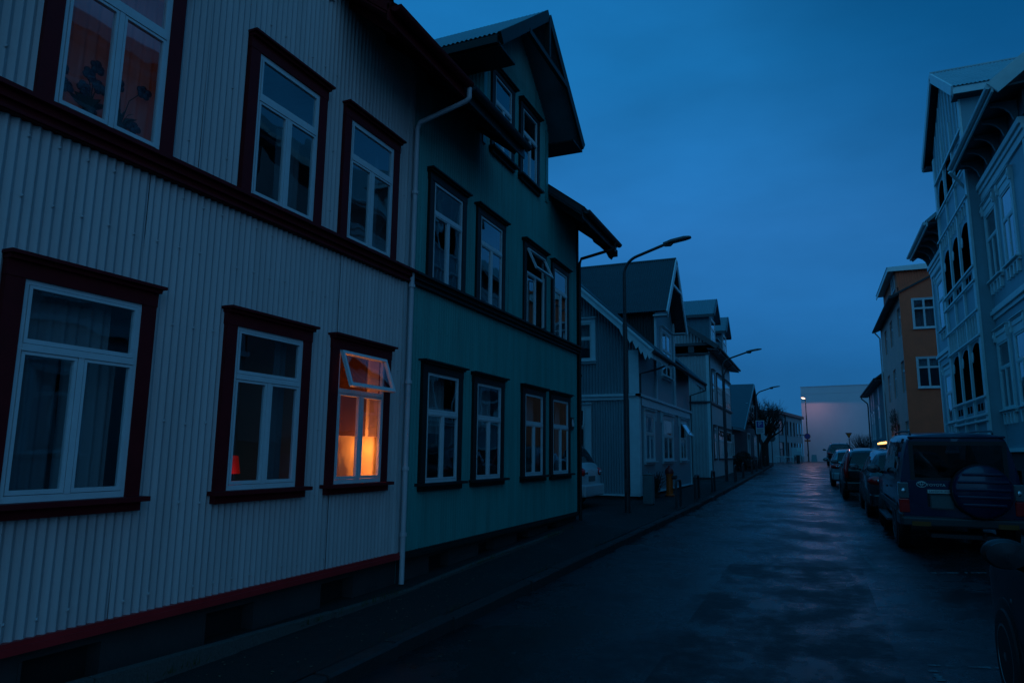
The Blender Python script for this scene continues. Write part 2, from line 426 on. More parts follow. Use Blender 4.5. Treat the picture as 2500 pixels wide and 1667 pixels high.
def window(P, F, a0, a1, z0, z1, cs=.115, hd=.13, casing=None, frame=None, tr=.31, mull=1, cap=.025, sill=.03, open_top=0, open_side=0,
           curtains=(), n=0.0, fw=.030, sw=.024, depth=.004, cross=0, sillboard=True, ornate=False, glass=None, lowmull=True, name='window', vm=0, apron=True):
    """one window of a facade: casing boards (the part), with frame, sill, pane and curtain as its sub-parts. returns the wall hole."""
    casing = casing or M_frame; frame = frame or M_frame
    c = MB(F)
    i0, i1, k0, k1 = a0 + cs, a1 - cs, z0, z1 - hd
    c.box(a0, i0, n - .04, n + .045, z0, z1 - hd)
    c.box(i1, a1, n - .04, n + .045, z0, z1 - hd)
    c.box(a0 - .004, a1 + .004, n - .04, n + .049, z1 - hd, z1)
    if cap:
        c.box(a0 - cap, a1 + cap, n - .02, n + .115, z1, z1 + .022)
        c.box(a0 - cap * .4, a1 + cap * .4, n - .02, n + .08, z1 - .028, z1 - .001)
    if ornate:      # consoles and a stepped head
        for a in (a0 + .03, a1 - .03):
            c.box(a - .045, a + .045, n + .0495, n + .10, z1 - .30, z1 - .03)
            c.ball(F and (a, n + .1, z1 - .16), .035, .03, .06, 8, 5)
        c.box(a0 + .09, a1 - .09, n + .0492, n + .07, z1 - .17, z1 - .06)
        for t in (.12, .36, .64, .88):
            aa = a0 + (a1 - a0) * t
            c.box(aa - .05, aa + .05, n, n + .07, z0 - .36, z0 - .075)
    W = c.build(name, casing, P, bevel=0)
    # frame
    f = MB(F); nb, nf = n - depth, n + .033
    f.box(i0, i0 + fw, nb, nf, k0, k1); f.box(i1 - fw, i1, nb, nf, k0, k1)
    f.box(i0 + fw, i1 - fw, nb, nf, k1 - fw, k1); f.box(i0 + fw, i1 - fw, nb, nf + .004, k0, k0 + fw + .012)
    zt = k1 - (k1 - k0) * tr if tr else k1
    lo, hi, bt, tp = i0 + fw, i1 - fw, k0 + fw + .012, k1 - fw
    panes = []
    g = .004
    def sash(mb, a, b, c_, d, nn=0.0, w=sw):
        q0, q1 = nb + .006 + nn, nf + .006 + nn
        mb.box(a + g, a + w, q0, q1, c_ + g, d - g); mb.box(b - w, b - g, q0, q1, c_ + g, d - g)
        mb.box(a + w, b - w, q0, q1, c_ + g, c_ + w + .008); mb.box(a + w, b - w, q0, q1, d - w, d - g)
        return (a + w, b - w, c_ + w + .008, d - w)
    rows = []
    if tr:
        f.box(lo, hi, nb, nf + .012, zt - .022, zt + .022)
        rows = [(bt, zt - .022), (zt + .022, tp)]
    else:
        rows = [(bt, tp)]
    ms = [lo + (hi - lo) * (k + 1) / (mull + 1) for k in range(mull)]
    # lower lights
    prev = lo
    for j, m_ in enumerate(ms + [None]):
        e = hi if m_ is None else m_ - .02
        if not (open_side and m_ is None and j == len(ms)):
            panes.append(sash(f, prev, e, *rows[0]))
        if m_ is not None:
            f.box(m_ - .02, m_ + .02, nb, nf + .008, rows[0][0], rows[0][1])
            prev = m_ + .02
    last = (prev, hi)
    if tr and not open_top:
        if vm:
            mm = (lo + hi) / 2
            f.box(mm - .025, mm + .025, nb, nf + .006, rows[1][0], rows[1][1])
            panes.append(sash(f, lo, mm - .025, *rows[1])); panes.append(sash(f, mm + .025, hi, *rows[1]))
        else:
            panes.append(sash(f, lo, hi, *rows[1]))
    if cross:       # thin glazing bars
        for (a, b, c_, d) in list(panes):
            for k in range(1, cross):
                zz = c_ + (d - c_) * k / cross
                f.box(a, b, n - .02, n + .02, zz - .01, zz + .01)
    f.build('frame', frame, W)
    gl = MB(F)
    for (a, b, c_, d) in panes:
        gl.quad((a, n + .022, c_), (b, n + .022, c_), (b, n + .022, d), (a, n + .022, d))
    gl.build('pane', glass or GLASS, W, recalc=False)
    if open_top and tr:
        th = open_top; zh = tp
        def FO(a, k, z):
            dz = zh - z; kk = k - n
            return F(a, n + kk * math.cos(th) + dz * math.sin(th), zh - dz * math.cos(th) + kk * math.sin(th))
        s = MB(FO); pp = sash(s, lo - .02, hi + .02, rows[1][0] - .03, tp, .035, .036)
        s.build('open_sash', frame, W)
        q = MB(FO); q.quad((pp[0], n + .055, pp[2]), (pp[1], n + .055, pp[2]), (pp[1], n + .055, pp[3]), (pp[0], n + .055, pp[3])); q.build('pane', glass or GLASS, W, recalc=False)
    if open_side:
        th = open_side; ah = hi
        def FS(a, k, z):
            da = ah - a; kk = k - n
            return F(ah - da * math.cos(th) + kk * math.sin(th) * 0, n + kk * math.cos(th) + da * math.sin(th), z)
        s = MB(FS); pp = sash(s, last[0], last[1], *rows[0], .01)
        s.build('open_sash', frame, W)
        q = MB(FS); q.quad((pp[0], n - .01, pp[2]), (pp[1], n - .01, pp[2]), (pp[1], n - .01, pp[3]), (pp[0], n - .01, pp[3])); q.build('pane', glass or GLASS, W, recalc=False)
    if sill:
        s = MB(F)
        s.box(a0 - sill, a1 + sill, n - .02, n + .125, z0 - .035, z0 - .001)
        if apron: s.box(a0 - .005, a1 + .005, n - .02, n + .06, z0 - .10, z0 - .0352)
        s.build('sill', casing, W)
    for (t0, t1, y0, y1, m_) in curtains:
        curtain_sheet(F, i0 + (i1 - i0) * t0, i0 + (i1 - i0) * t1, k0 + (k1 - k0) * y0, k0 + (k1 - k0) * y1, n - .16 - .02 * random.random()).build('curtain', m_, W, smooth=True, recalc=False)
    return (i0, i1, k0, k1)

def downpipe(P, pts, r=.038, m=None, brackets=()):
    o = MB().tube(pts, r, 10).build('downpipe', m or M_pipewhite, P, smooth=50)
    if brackets:
        b = MB()
        for p in brackets: b.tube([(p[0], p[1], p[2] - .02), (p[0], p[1], p[2] + .02)], r + .012, 10)
        b.build('pipe_clip', m or M_pipewhite, o, split=True)
    return o

def nails(mb, F, a0, a1, zs, pitch, n, skip=lambda a, z: False, every=2, r=.010):
    k = math.ceil(a0 / pitch)
    while k * pitch < a1:
        if k % every == 0:
            for z in zs:
                zz = z + random.uniform(-.012, .012)
                if not skip(k * pitch, zz) and random.random() < .8:
                    a = k * pitch
                    vs = [(a - r, n, zz - r), (a + r, n, zz - r), (a + r, n, zz + r), (a - r, n, zz + r), (a, n + r * 1.2, zz)]
                    mb.add(vs, [(0, 1, 4), (1, 2, 4), (2, 3, 4), (3, 0, 4)])
        k += 1

# ground heights -----------------------------------------------------
def G(y):
    if y < -30: return -1.8 - .018 * 30
    if y < 58: return -1.8 + .018 * y
    if y > 72: return -.63
    t = (y - 58) / 14
    return -.756 + .252 * (t - t * t / 2)
def lerp_tab(tab, y):
    if y <= tab[0][0]: return tab[0][1]
    for (a, b), (c, d) in zip(tab, tab[1:]):
        if y <= c: return b + (d - b) * (y - a) / (c - a)
    return tab[-1][1]
KLX = [(-30, -3.35), (5, -3.3), (10, -3.2), (19, -3.02), (30, -2.95), (46, -2.95), (58, -3.0), (61, -3.3), (63.5, -4.2), (65, -6.5)]
def kerb_left(y): return lerp_tab(KLX, y)
PAV = [(-30, -1.55), (0, -1.56), (7.2, -1.51), (10, -1.44), (13.7, -1.33), (19, -1.24), (28, -1.19), (34, -1.13), (46, -.97), (60, -.66), (70, -.56)]
def pav_left(x, y):
    k = kerb_left(y); zk = G(y) + .115; zf = lerp_tab(PAV, y)
    t = min(1, max(0, (k - x) / 1.4)); return zk + (zf - zk) * t
# ------------------------------------------------------------------ ground, road, pavements
M_road = wet_mat('wet_asphalt', (.012, .013, .014), .48, .16, .34, .66, .80, .6, 110)
M_patch = wet_mat('rough_patch_asphalt', (.012, .013, .014), .52, .17, .38, .66, 1.6, .9, 70, crack=False)
M_pave = wet_mat('damp_pavement_asphalt', (.011, .012, .011), .8, .5, .5, .75, .6, .4, 90)
M_kerb = wet_mat('kerb_stone', (.022, .022, .022), .8, .5, .5, .7, 1.2, .3, 60, crack=False)
M_line = mat('worn_white_road_paint', (.15, .155, .16), .6, var=.5, scale=9, bump=.3)
M_soil = mat('dark_ground_soil', (.025, .025, .022), .9, var=.4, scale=.8)

def sheet(name, xs, ys, zf, m, kind='structure'):
    vs = []; fs = []
    for y in ys:
        for x in (xs(y) if callable(xs) else xs): vs.append((x, y, zf(x, y)))
    k = len(xs(0) if callable(xs) else xs)
    for j in range(len(ys) - 1):
        for i in range(k - 1):
            fs.append((j * k + i, j * k + i + 1, (j + 1) * k + i + 1, (j + 1) * k + i))
    mb = MB().raw(vs, fs)
    me = bpy.data.meshes.new(name); me.from_pydata([tuple(v) for v in mb.v], [], mb.f)
    me.polygons.foreach_set('use_smooth', [True] * len(me.polygons)); me.materials.append(m)
    o = bpy.data.objects.new(name, me); COL.objects.link(o); tag(o, kind=kind); return o

ysg = [-700, -300, -100, -40, -30] + list(range(-26, 80, 4)) + [90, 120, 200, 400, 900]
sheet('ground', [-900, -300, -100, -40, -15, 0, 15, 40, 100, 300, 900], ysg, lambda x, y: G(y) - .12 - (abs(x) > 50) * .2, M_soil)
def road_z(x, y):
    return G(y) + min(3.2, max(0, x - .2)) * .055 * (1 if y < 17 else max(0, 1 - (y - 17) / 8))
ysr = [-30, -20, -12, -6, -3] + [i * 1.5 for i in range(0, 60)] + [90, 96, 104]
sheet('road', [-60, -30, -14, -9, -7, -5, -3.6, -2.4, -1.2, 0, .2, 1, 2, 3.4, 5, 8, 14, 30, 60], ysr, road_z, M_road)
# repaired rectangle of asphalt and parking bay lines, each a thin sheet above the road
def sheet_quad(name, quads, m, lift, nx=6, ny=6):
    vs = []; fs = []
    for (x0, y0, x1, y1, x2, y2, x3, y3) in quads:
        k = len(vs)
        for j in range(ny + 1):
            for i in range(nx + 1):
                s, t = i / nx, j / ny
                x = (x0 * (1 - s) + x1 * s) * (1 - t) + (x3 * (1 - s) + x2 * s) * t
                y = (y0 * (1 - s) + y1 * s) * (1 - t) + (y3 * (1 - s) + y2 * s) * t
                vs.append((x, y, road_z(x, y) + lift))
        for j in range(ny):
            for i in range(nx):
                a = k + j * (nx + 1) + i
                fs.append((a, a + 1, a + nx + 2, a + nx + 1))
    me = bpy.data.meshes.new(name); me.from_pydata(vs, [], fs); me.materials.append(m)
    o = bpy.data.objects.new(name, me); COL.objects.link(o); tag(o, kind='structure'); return o
sheet_quad('road_patch', [(-1.3, 1.0, .55, 1.2, .52, 11.5, -1.25, 11.1)], M_patch, .004, 8, 24)
def broken(x0, y0, x1, y1, w, k, keep=.8):
    out = []
    dx, dy = (x1 - x0), (y1 - y0); L = math.hypot(dx, dy); ux, uy = dx / L, dy / L; px, py = -uy * w / 2, ux * w / 2
    for i in range(k):
        if random.random() > keep: continue
        a = (i + random.uniform(0, .15)) / k; b = (i + 1 - random.uniform(0, .15)) / k
        j = random.uniform(.55, 1.1)
        A = (x0 + dx * a, y0 + dy * a); B = (x0 + dx * b, y0 + dy * b)
        out.append((A[0] - px * j, A[1] - py * j, B[0] - px * j, B[1] - py * j, B[0] + px * j, B[1] + py * j, A[0] + px * j, A[1] + py * j))
    return out
lines = broken(.72, 11.05, 2.9, 11.35, .06, 60, .75) + broken(.72, 11.05, .55, 13.6, .075, 60, .7) + broken(.74, 6.75, 2.6, 6.9, .05, 60, .62) + broken(.74, 6.75, .86, 5.4, .06, 30, .5) \
    + broken(.70, 17.6, .5, 21, .08, 20, .5)
sheet_quad('parking_bay_lines', lines, M_line, .004, 2, 2)
# left pavement with kerb stones
ysp = [-30, -20, -12, -6] + [i * .75 for i in range(0, 84)]
def pxs(y):
    k = kerb_left(y) - .14
    return [-14, -9, -7, -6, -5.2, -4.7, -4.3, k - .5 if k - .5 > -4.25 else -4.25, k]
sheet('pavement', lambda y: sorted(pxs(y)), ysp, lambda x, y: pav_left(x, y) + (0 if x > -5 else -.01), M_pave)
kb = MB()
y = -28.0; 
while y < 61.5:
    L_ = .95 + random.uniform(-.05, .05); y1 = y + L_ - .012
    dz = random.uniform(-.008, .008); dx = random.uniform(-.008, .008)
    a, b = kerb_left(y) + dx, kerb_left(y1) + dx
    za, zb = G(y) + .118 + dz, G(y1) + .118 + dz
    vs = [(a - .14, y, za), (a - .018, y, za), (a, y, za - .02), (a, y, za - .3), (b - .14, y1, zb), (b - .018, y1, zb), (b, y1, zb - .02), (b, y1, zb - .3)]
    kb.raw(vs, [(0, 1, 5, 4), (1, 2, 6, 5), (2, 3, 7, 6), (0, 3, 2, 1), (4, 5, 6, 7)])
    y += L_
o = kb.build('kerb', M_kerb); tag(o, kind='structure')
# right pavement
def prz(x, y): return road_z(3.3, y) + .10 + min(.15, max(0, (x - 3.3)) * .03)
sheet('pavement_right', [3.45, 3.6, 4.2, 4.9, 8, 14], [-30, -15] + list(range(-6, 62, 3)), prz, M_pave)
kb = MB()
for y in range(-28, 60, 1):
    kb.raw([(3.32, y, prz(3.3, y) + .004), (3.46, y, prz(3.3, y) + .008), (3.46, y + .985, prz(3.3, y + .985) + .008), (3.32, y + .985, prz(3.3, y + .985) + .004), (3.32, y, G(y) - .35), (3.32, y + .985, G(y + .985) - .35)],
           [(0, 1, 2, 3), (0, 3, 5, 4)])
o = kb.build('kerb_right', M_kerb); tag(o, kind='structure')
# low concrete edging between pavement and the basement light wells of the white and green houses
e = MB()
pts = [(2.2, -1.40), (3.2, -1.42), (4.4, -1.455), (5.6, -1.49), (7.1, -1.515), (8.6, -1.455), (10.2, -1.41), (12, -1.37)]
for (ya, za), (yb, zb_) in zip([(-.5, -1.40)] + pts, pts):
    xa = -4.2 - .015 * math.sin(ya * 3); xb = -4.2 - .015 * math.sin(yb * 3)
    e.raw([(xa - .08, ya, za), (xa, ya, za), (xa, yb - .01, zb_), (xa - .08, yb - .01, zb_), (xa, ya, za - .3), (xa, yb - .01, zb_ - .3), (xa - .08, ya, za - .4), (xa - .08, yb - .01, zb_ - .4)],
          [(0, 1, 2, 3), (1, 4, 5, 2), (0, 3, 7, 6), (0, 6, 4, 1), (3, 2, 5, 7)])
o = e.build('pavement_edging', wet_mat('pale_edging_concrete', (.07, .07, .065), .8, .55, .5, .75, 2.0, .5, 60, crack=False)); tag(o, kind='structure')

# fallen leaves and grit, tufts of grass
lv = MB()
for k in range(420):
    y = random.uniform(2.2, 16); x = random.uniform(-4.15, -3.35) if random.random() < .75 else random.uniform(-3.2, -2.6)
    z = (pav_left(x, y) if x < kerb_left(y) - .1 else road_z(x, y)) + .006
    a = random.uniform(0, 6); q_ = random.uniform(.006, .018)
    lv.raw([(x + q_ * math.cos(a), y + q_ * math.sin(a), z), (x - .6 * q_ * math.sin(a), y + .6 * q_ * math.cos(a), z + .004), (x - q_ * math.cos(a), y - q_ * math.sin(a), z), (x + .6 * q_ * math.sin(a), y - .6 * q_ * math.cos(a), z + .003)], [(0, 1, 2, 3)])
o = lv.build('fallen_leaves', mat('pale_dead_leaf', (.20, .13, .07), .7, var=.5, scale=40), None, recalc=False); tag(o, 'scattered small dead leaves and grit on the left pavement', 'leaves', None, 'stuff')
tf = MB()
for k in range(900):
    y = random.uniform(2.2, 13.6); c_ = math.sin(y * 2.3) + .6 * math.sin(y * 5.1)
    if c_ < random.uniform(-.6, 1.2): continue
    x = -4.19 + random.gauss(0, .018) if random.random() < .7 else kerb_left(y) - .15 + random.gauss(0, .02)
    z = pav_left(x, y) + (.0 if x > -4.1 else .05); h_ = random.uniform(.02, .07); dx, dy = random.gauss(0, .02), random.gauss(0, .02)
    tf.raw([(x - .004, y, z - .02), (x + .004, y, z - .02), (x + dx, y + dy, z + h_)], [(0, 1, 2)])
o = tf.build('grass_tufts', mat('dark_grass', (.03, .05, .012), .7, var=.4, scale=30), None, recalc=False); tag(o, 'thin tufts of grass growing along the pavement edging', 'grass', None, 'stuff')
# ------------------------------------------------------------------ white and green row houses
FL = facade((-4.5, 0), (0, 1), (1, 0))          # left side of the street: a = y, n = towards the street
XE, ZE, SL = -3.8, 4.46, .77                     # eave of the main roofs

def row_house(H, y0, y1, gy0, gy1, wins_low, wins_up, wins_gab, Mw, Mt, Mroof, Mgab, Msoff, end_hi, end_lo, pitch, trim_low, beltc, Mfound):
    gc = (gy0 + gy1) / 2; zr = 7.60; gs = .80
    holes = []
    for w in wins_low + wins_up + wins_gab:
        holes.append(window(H, FL, **w))
    zt = lambda a: (min(zr - .1 - gs * abs(a - gc), 99) if gy0 <= a <= gy1 else ZE + SL * .7 - .02)
    W = MB(FL)
    hl = [h for h in holes if h[3] < 2.0]; hu = [h for h in holes if h[3] > 2.0]
    W.wall(y0, y1, trim_low, 2.06, hl, pitch, .012)
    W.wall(y0, gy0, 2.14, ZE + SL * .7 - .02, hu, pitch, .012); W.wall(gy1, y1, 2.14, ZE + SL * .7 - .02, hu, pitch, .012)
    W.wall(gy0, gy1, 2.14, lambda a: zr - .1 - gs * abs(a - gc), hu, pitch, .012)
    def skip(a, z):
        return any(h[0] - .18 < a < h[1] + .18 and h[2] - .14 < z < h[3] + .2 for h in holes)
    nails(W, FL, y0 + .05, y1 - .05, [trim_low + .12, trim_low + .75, .2, .95, 1.55, 1.95], pitch, .0165, skip, 3)
    nails(W, FL, y0 + .05, y1 - .05, [2.45, 3.1, 3.95], pitch, .0165, skip, 3)
    W.build('wall', Mw, H, smooth=45)
    # sheet overlaps, side and back walls, floors
    S = MB(FL)
    S.box(y0, y0 + .02, -7.9, -.05, -1.6, 4.9); S.box(y1 - .02, y1, -7.9, -.05, -1.6, 4.9); S.box(y0, y1, -8, -7.9, -1.6, 5)
    for z in (-1.02, 1.92, 4.45): S.box(y0 + .03, y1 - .03, -7.85, -.10, z, z + .05)
    for (a, b, hgt) in ((y0, 'lo', 0), (y1, 'hi', 0)):
        S.add([(a, -.05, 4.9), (a, -7.9, 4.9), (a, -3.95, 4.9 + 3.95 * SL)], [(0, 1, 2)])
    S.build('party_wall', Mw, H)
    # foundation with basement openings
    B = MB(FL)
    bo = []
    k = y0 + .75
    while k < y1 - .6:
        bo.append((k, k + .52, -1.62, -1.30)); k += 1.42
    B.wall(y0, y1, -2.0, trim_low + .02, bo, None, 0, -.045)
    for h in bo:
        B.box(h[0] - .02, h[0], -.2, -.04, h[2], h[3]); B.box(h[1], h[1] + .02, -.2, -.04, h[2], h[3])
    B.build('foundation', Mfound, H)
    v = MB(FL)
    for h in bo: v.quad((h[0], -.17, h[2]), (h[1], -.17, h[2]), (h[1], -.17, h[3]), (h[0], -.17, h[3]))
    v.build('basement_pane', M_black, H, split=True)
    # base trim, belt course
    t = MB(FL); t.box(y0, y1, -.03, .035, trim_low - .05, trim_low + .012); t.box(y0, y1, .02, .052, trim_low - .062, trim_low - .018)
    t.build('base_trim', M_basered if beltc is M_red else beltc, H)
    t = MB(FL)
    t.box(y0, y1, -.03, .05, 2.045, 2.165); t.box(y0, y1, -.03, .13, 2.166, 2.196); t.box(y0, y1, .0502, .085, 2.11, 2.1655); t.box(y0, y1, .0502, .066, 2.05, 2.072)
    t.build('belt_course', Mt, H)
    # main roof: slabs left and right of the wall gable, rafters' soffit, fascia and gutter
    xr = -8.35; zrid = ZE + SL * (XE - xr)
    rf = MB(); 
    up = (.06, 0, .085)
    for (a, b, x0) in ((end_lo, gy0, XE), (gy1, end_hi, XE), (gy0, gy1, -6.3)):
        z0 = ZE + SL * (XE - x0)
        rf.slab([(x0, a, z0), (x0, b, z0), (xr, b, zrid), (xr, a, zrid)], up)
        rf.slab([(xr - (xr + 13.0) , a, ZE), (xr - (xr + 13.0), b, ZE), (xr, b, zrid), (xr, a, zrid)], (0, 0, .09))
        rf.corr((x0 + .07, a, z0 + .095), (0, 1, 0), (-1, 0, SL), b - a, math.hypot(x0 - xr, (x0 - xr) * SL), .076, .010)
    rf.tube([(xr + .05, end_lo, zrid + .1), (xr + .05, end_hi, zrid + .1)], .09, 8)
    rf.build('roof', Mroof, H)
    so = MB(); raf = MB()
    for (a, b) in ((end_lo, gy0), (gy1, end_hi)):
        so.slab([(XE + .0, a, ZE - .012), (XE + .0, b, ZE - .012), (-4.5, b, ZE + SL * .7 - .012), (-4.5, a, ZE + SL * .7 - .012)], (-.012, 0, -.014))
        k = a + .3
        while k < b:
            raf.beam((XE - .04, k, ZE - .06), (-4.49, k, ZE + SL * .66 - .055), .07, .09); k += .72
    so.build('soffit', Msoff, H, split=True); raf.build('rafter', Msoff, H, split=True)
    fa = MB()
    for (a, b) in ((end_lo, gy0 - .0), (gy1 + .0, end_hi)):
            fa.slab([(XE + .005, a, ZE - .11), (XE + .005, b, ZE - .11), (XE + .005, b, ZE + .08), (XE + .005, a, ZE + .08)], (.022, 0, 0))
    fa.build('fascia', Mroof, H, split=True)
    gu = MB()
    for (a, b) in ((end_lo + .02, gy0 - .02), (gy1 + .02, end_hi - .02)):
        n = 7
        prof = [(.065 * math.cos(PI + PI * i / n), .065 * math.sin(PI + PI * i / n)) for i in range(n + 1)]
        vs = [(XE + .095 + x, a, ZE + .05 + z) for x, z in prof] + [(XE + .095 + x, b, ZE + .05 + z) for x, z in prof]
        gu.add(vs, [(i, i + 1, n + 2 + i, n + 1 + i) for i in range(n)] + [tuple(range(n + 1)), tuple(range(n + 1, 2 * n + 2))])
    gu.build('gutter', Mroof, H, smooth=60, split=True)
    # wall gable: steep little roof crossing the main one
    xo = -3.97; xb = -8.1; zl = 6.06; w = 1.98; zp = 7.64
    gr = MB()
    for s in (-1, 1):
        gr.slab([(xo, gc, zp), (xo, gc + s * w, zl - .02), (xb, gc + s * w, zl - .02), (xb, gc, zp)], (0, s * .045, .06))
        u = Vector((0, s * w, zl - zp - .02)).normalized()
        gr.corr((xo + .02, gc + s * .05, zp + .075), (-1, 0, 0), tuple(u), 4.0, math.hypot(w, zp + .02 - zl) + .03, .076, .010)
    gr.tube([(xo + .03, gc, zp + .06), (xb, gc, zp + .06)], .045, 8)
    gr.build('gable_roof', Mgab, H)
    bb = MB()
    for s in (-1, 1):
        bb.beam((xo + .035, gc + s * .02, zp - .0), (xo + .035, gc + s * (w + .02), zl - .03), .045, .18)
        pass
        # eave box of the gable roof, running back
        bb.beam((xo, gc + s * (w + .03), zl - .05), (-6.4, gc + s * (w + .03), zl - .05), .08, .12)
        bb.slab([(xo + .02, gc + s * w, zl - .14), (xo + .02, gc + s * 1.42, zl - .14), (-6, gc + s * 1.42, zl - .14), (-6, gc + s * w, zl - .14)], (0, 0, .03))
    bb.beam((xo + .03, gc - .92, 6.80), (xo + .03, gc + .92, 6.80), .07, .09)
    bb.beam((xo + .03, gc, 6.84), (xo + .03, gc, 7.56), .07, .08, up=(1, 0, 0))
    bb.build('barge_board', Mroof if Mgab is M_redroof else M_gtrim, H, split=True)
    ck = MB()
    for (a) in (gy0, gy1):
        ck.corr((-4.5, a, 4.6), (-1, 0, 0), (0, 0, 1), 2.6, 1.55, pitch, .014)
    ck.build('gable_cheek', Mw, H, smooth=45, recalc=False, split=True)
    cb = MB(FL)
    for a in (gy0 + .05, gy1 - .05):
        cb.box(a - .055, a + .055, -.06, .03, 4.75 if a > gc else 4.75, 6.2)
    cb.build('corner_board', Mw, H, split=True)

WL = dict(casing=M_red, frame=M_frame)
def low(a0, a1, **k): return dict(a0=a0, a1=a1, z0=-.335, z1=1.168, **{**WL, **k})
def upw(a0, a1, **k): return dict(a0=a0, a1=a1, z0=2.20, z1=3.71, sill=0, **{**WL, **k})
M_basered = mat('red_base_board_paint', (.40, .012, .015), .5, var=.2, scale=5)
white_house = thing('row_house', 'two storey white corrugated iron house with dark red window surrounds, nearest on the left', 'house', (-4.5, 4, -1.5))
row_house(white_house, .78, 7.125, 2.57, 5.42,
    [low(1.14, 2.20, curtains=[(0, 1, 0, .97, C_net)]),
     low(2.53, 3.59, curtains=[(0, .48, 0, .68, C_dark), (.5, 1, 0, .68, C_net), (0, .9, .7, 1, C_net)]),
     low(4.278, 5.352, curtains=[(.82, 1.0, 0, 1, C_dark)]),
     low(5.676, 6.748, open_top=R(20))],
    [upw(1.14, 2.20, curtains=[(0, 1, 0, 1, C_net)]),
     upw(2.565, 3.605, curtains=[(-.08, 1.3, .0, 1, C_warm)]),
     upw(4.312, 5.385, curtains=[(0, .22, 0, .66, C_dark), (.55, 1, 0, .66, C_dark)]),
     upw(5.690, 6.765, curtains=[(.0, .12, 0, .66, C_dark), (.9, 1, 0, 1, C_dark)])],
    [dict(a0=3.1, a1=4.0, z0=4.86, z1=6.1, **WL), dict(a0=4.05, a1=4.95, z0=4.86, z1=6.1, **WL)],
    M_white, M_red, M_redroof, M_redroof, M_redroof, 7.135, .3, .066, -1.165, M_red, M_found)

# rooms seen through two windows of the white house
M_cream = mat('cream_room_wall', (.62, .46, .30), .8, var=.06, scale=2)
M_cupb = mat('dark_wood_cupboard', (.06, .03, .02), .5, var=.3, scale=6, stretch=(1, 1, .2))
rm = MB()
X0, X1, Y0, Y1, Z0, Z1 = -6.6, -4.66, 5.50, 7.12, -1.0, 1.75
rm.raw([(X0, Y0, Z0), (X1, Y0, Z0), (X1, Y1, Z0), (X0, Y1, Z0), (X0, Y0, Z1), (X1, Y0, Z1), (X1, Y1, Z1), (X0, Y1, Z1)],
       [(0, 1, 2, 3), (4, 5, 6, 7), (0, 1, 5, 4), (2, 3, 7, 6), (3, 0, 4, 7)])
for (a, b, c, d) in ((Y0, 5.79, Z0, Z1), (6.64, Y1, Z0, Z1), (5.79, 6.64, Z0, -.335), (5.79, 6.64, 1.05, Z1)):
    rm.raw([(X1, a, c), (X1, b, c), (X1, b, d), (X1, a, d)], [(0, 1, 2, 3)])
    rm.raw([(-4.54, a if a > 6 else b, c), (X1, a if a > 6 else b, c), (X1, a if a > 6 else b, d), (-4.54, a if a > 6 else b, d)], [(0, 1, 2, 3)])
rm.build('room', M_cream, white_house, recalc=False)
sb = MB(); sb.raw([(-4.56, 5.79, -.325), (-4.56, 6.64, -.325), (-4.95, 6.64, -.325), (-4.95, 5.79, -.325)], [(0, 1, 2, 3)])
sb.build('window_board', M_frame, white_house, recalc=False)
rm2 = MB()
X0, X1, Y0, Y1, Z0, Z1 = -7.0, -4.64, 2.4, 4.2, 2.1, 4.4
rm2.raw([(X0, Y0, Z0), (X1, Y0, Z0), (X1, Y1, Z0), (X0, Y1, Z0), (X0, Y0, Z1), (X1, Y0, Z1), (X1, Y1, Z1), (X0, Y1, Z1)],
       [(0, 1, 2, 3), (4, 5, 6, 7), (0, 1, 5, 4), (2, 3, 7, 6), (3, 0, 4, 7)])
rm2.build('room', M_cream, white_house, recalc=False)
# dark picture and counter on the side wall of the lit room
o = MB().box(-6.2, -5.03, 7.06, 7.115, -.05, 1.5).build('picture', M_cupb); tag(o, 'large dark picture on the side wall above the lamp in the lit window', 'picture')
o = MB().box(-6.5, -5.05, 6.72, 7.115, -1.0, -.42).box(-6.52, -5.03, 6.68, 7.116, -.419, -.38).build('kitchen_counter', M_cupb); tag(o, 'dark low counter inside the lit room of the white house', 'counter')
# frosted film on the lower half of the lit window, two small lamps close behind it
M_film = cloth_mat('frosted_window_film', (.86, .74, .60), .82)
MB().raw([(-4.535, 5.76, -.33), (-4.535, 6.67, -.33), (-4.535, 6.67, .155), (-4.535, 5.76, .155)], [(0, 1, 2, 3)]).build('window_film', M_film, white_house, recalc=False)
M_bulb = emit_mat('warm_bulb_glow', (1, .50, .12), 5)
for yy, en, lb in ((6.25, .95, 'left hand small glowing lamp low in the lit window, blurred by frosted glass'), (6.475, 1.25, 'right hand small glowing lamp beside the middle post of the lit window')):
    t = thing('table_lamp', lb, 'lamp', (-4.69, yy, -.33), 'two small lamps in the lit window')
    MB().lathe([(.04, -.325), (.045, -.31), (.010, -.30), (.010, -.03)], 14, (-4.69, yy, 0)).build('base', M_cupb, t, smooth=40)
    MB().ball((-4.69, yy, .01), .028, .028, .045, 14, 8).build('bulb', M_bulb, t, smooth=True)
    la = bpy.data.lights.new('lamp_or_added_light', 'POINT'); la.energy = en; la.color = (1, .23, .025); la.shadow_soft_size = .03
    lo = bpy.data.objects.new('lamp_or_added_light', la); COL.objects.link(lo); lo.location = (-4.655, yy, .02)
la = bpy.data.lights.new('lamp_or_added_light', 'POINT'); la.energy = 24; la.color = (1, .25, .045); la.shadow_soft_size = .05  # main room light with no lamp body, added to brighten the side wall
lo = bpy.data.objects.new('lamp_or_added_light', la); COL.objects.link(lo); lo.location = (-4.95, 6.80, -.05)
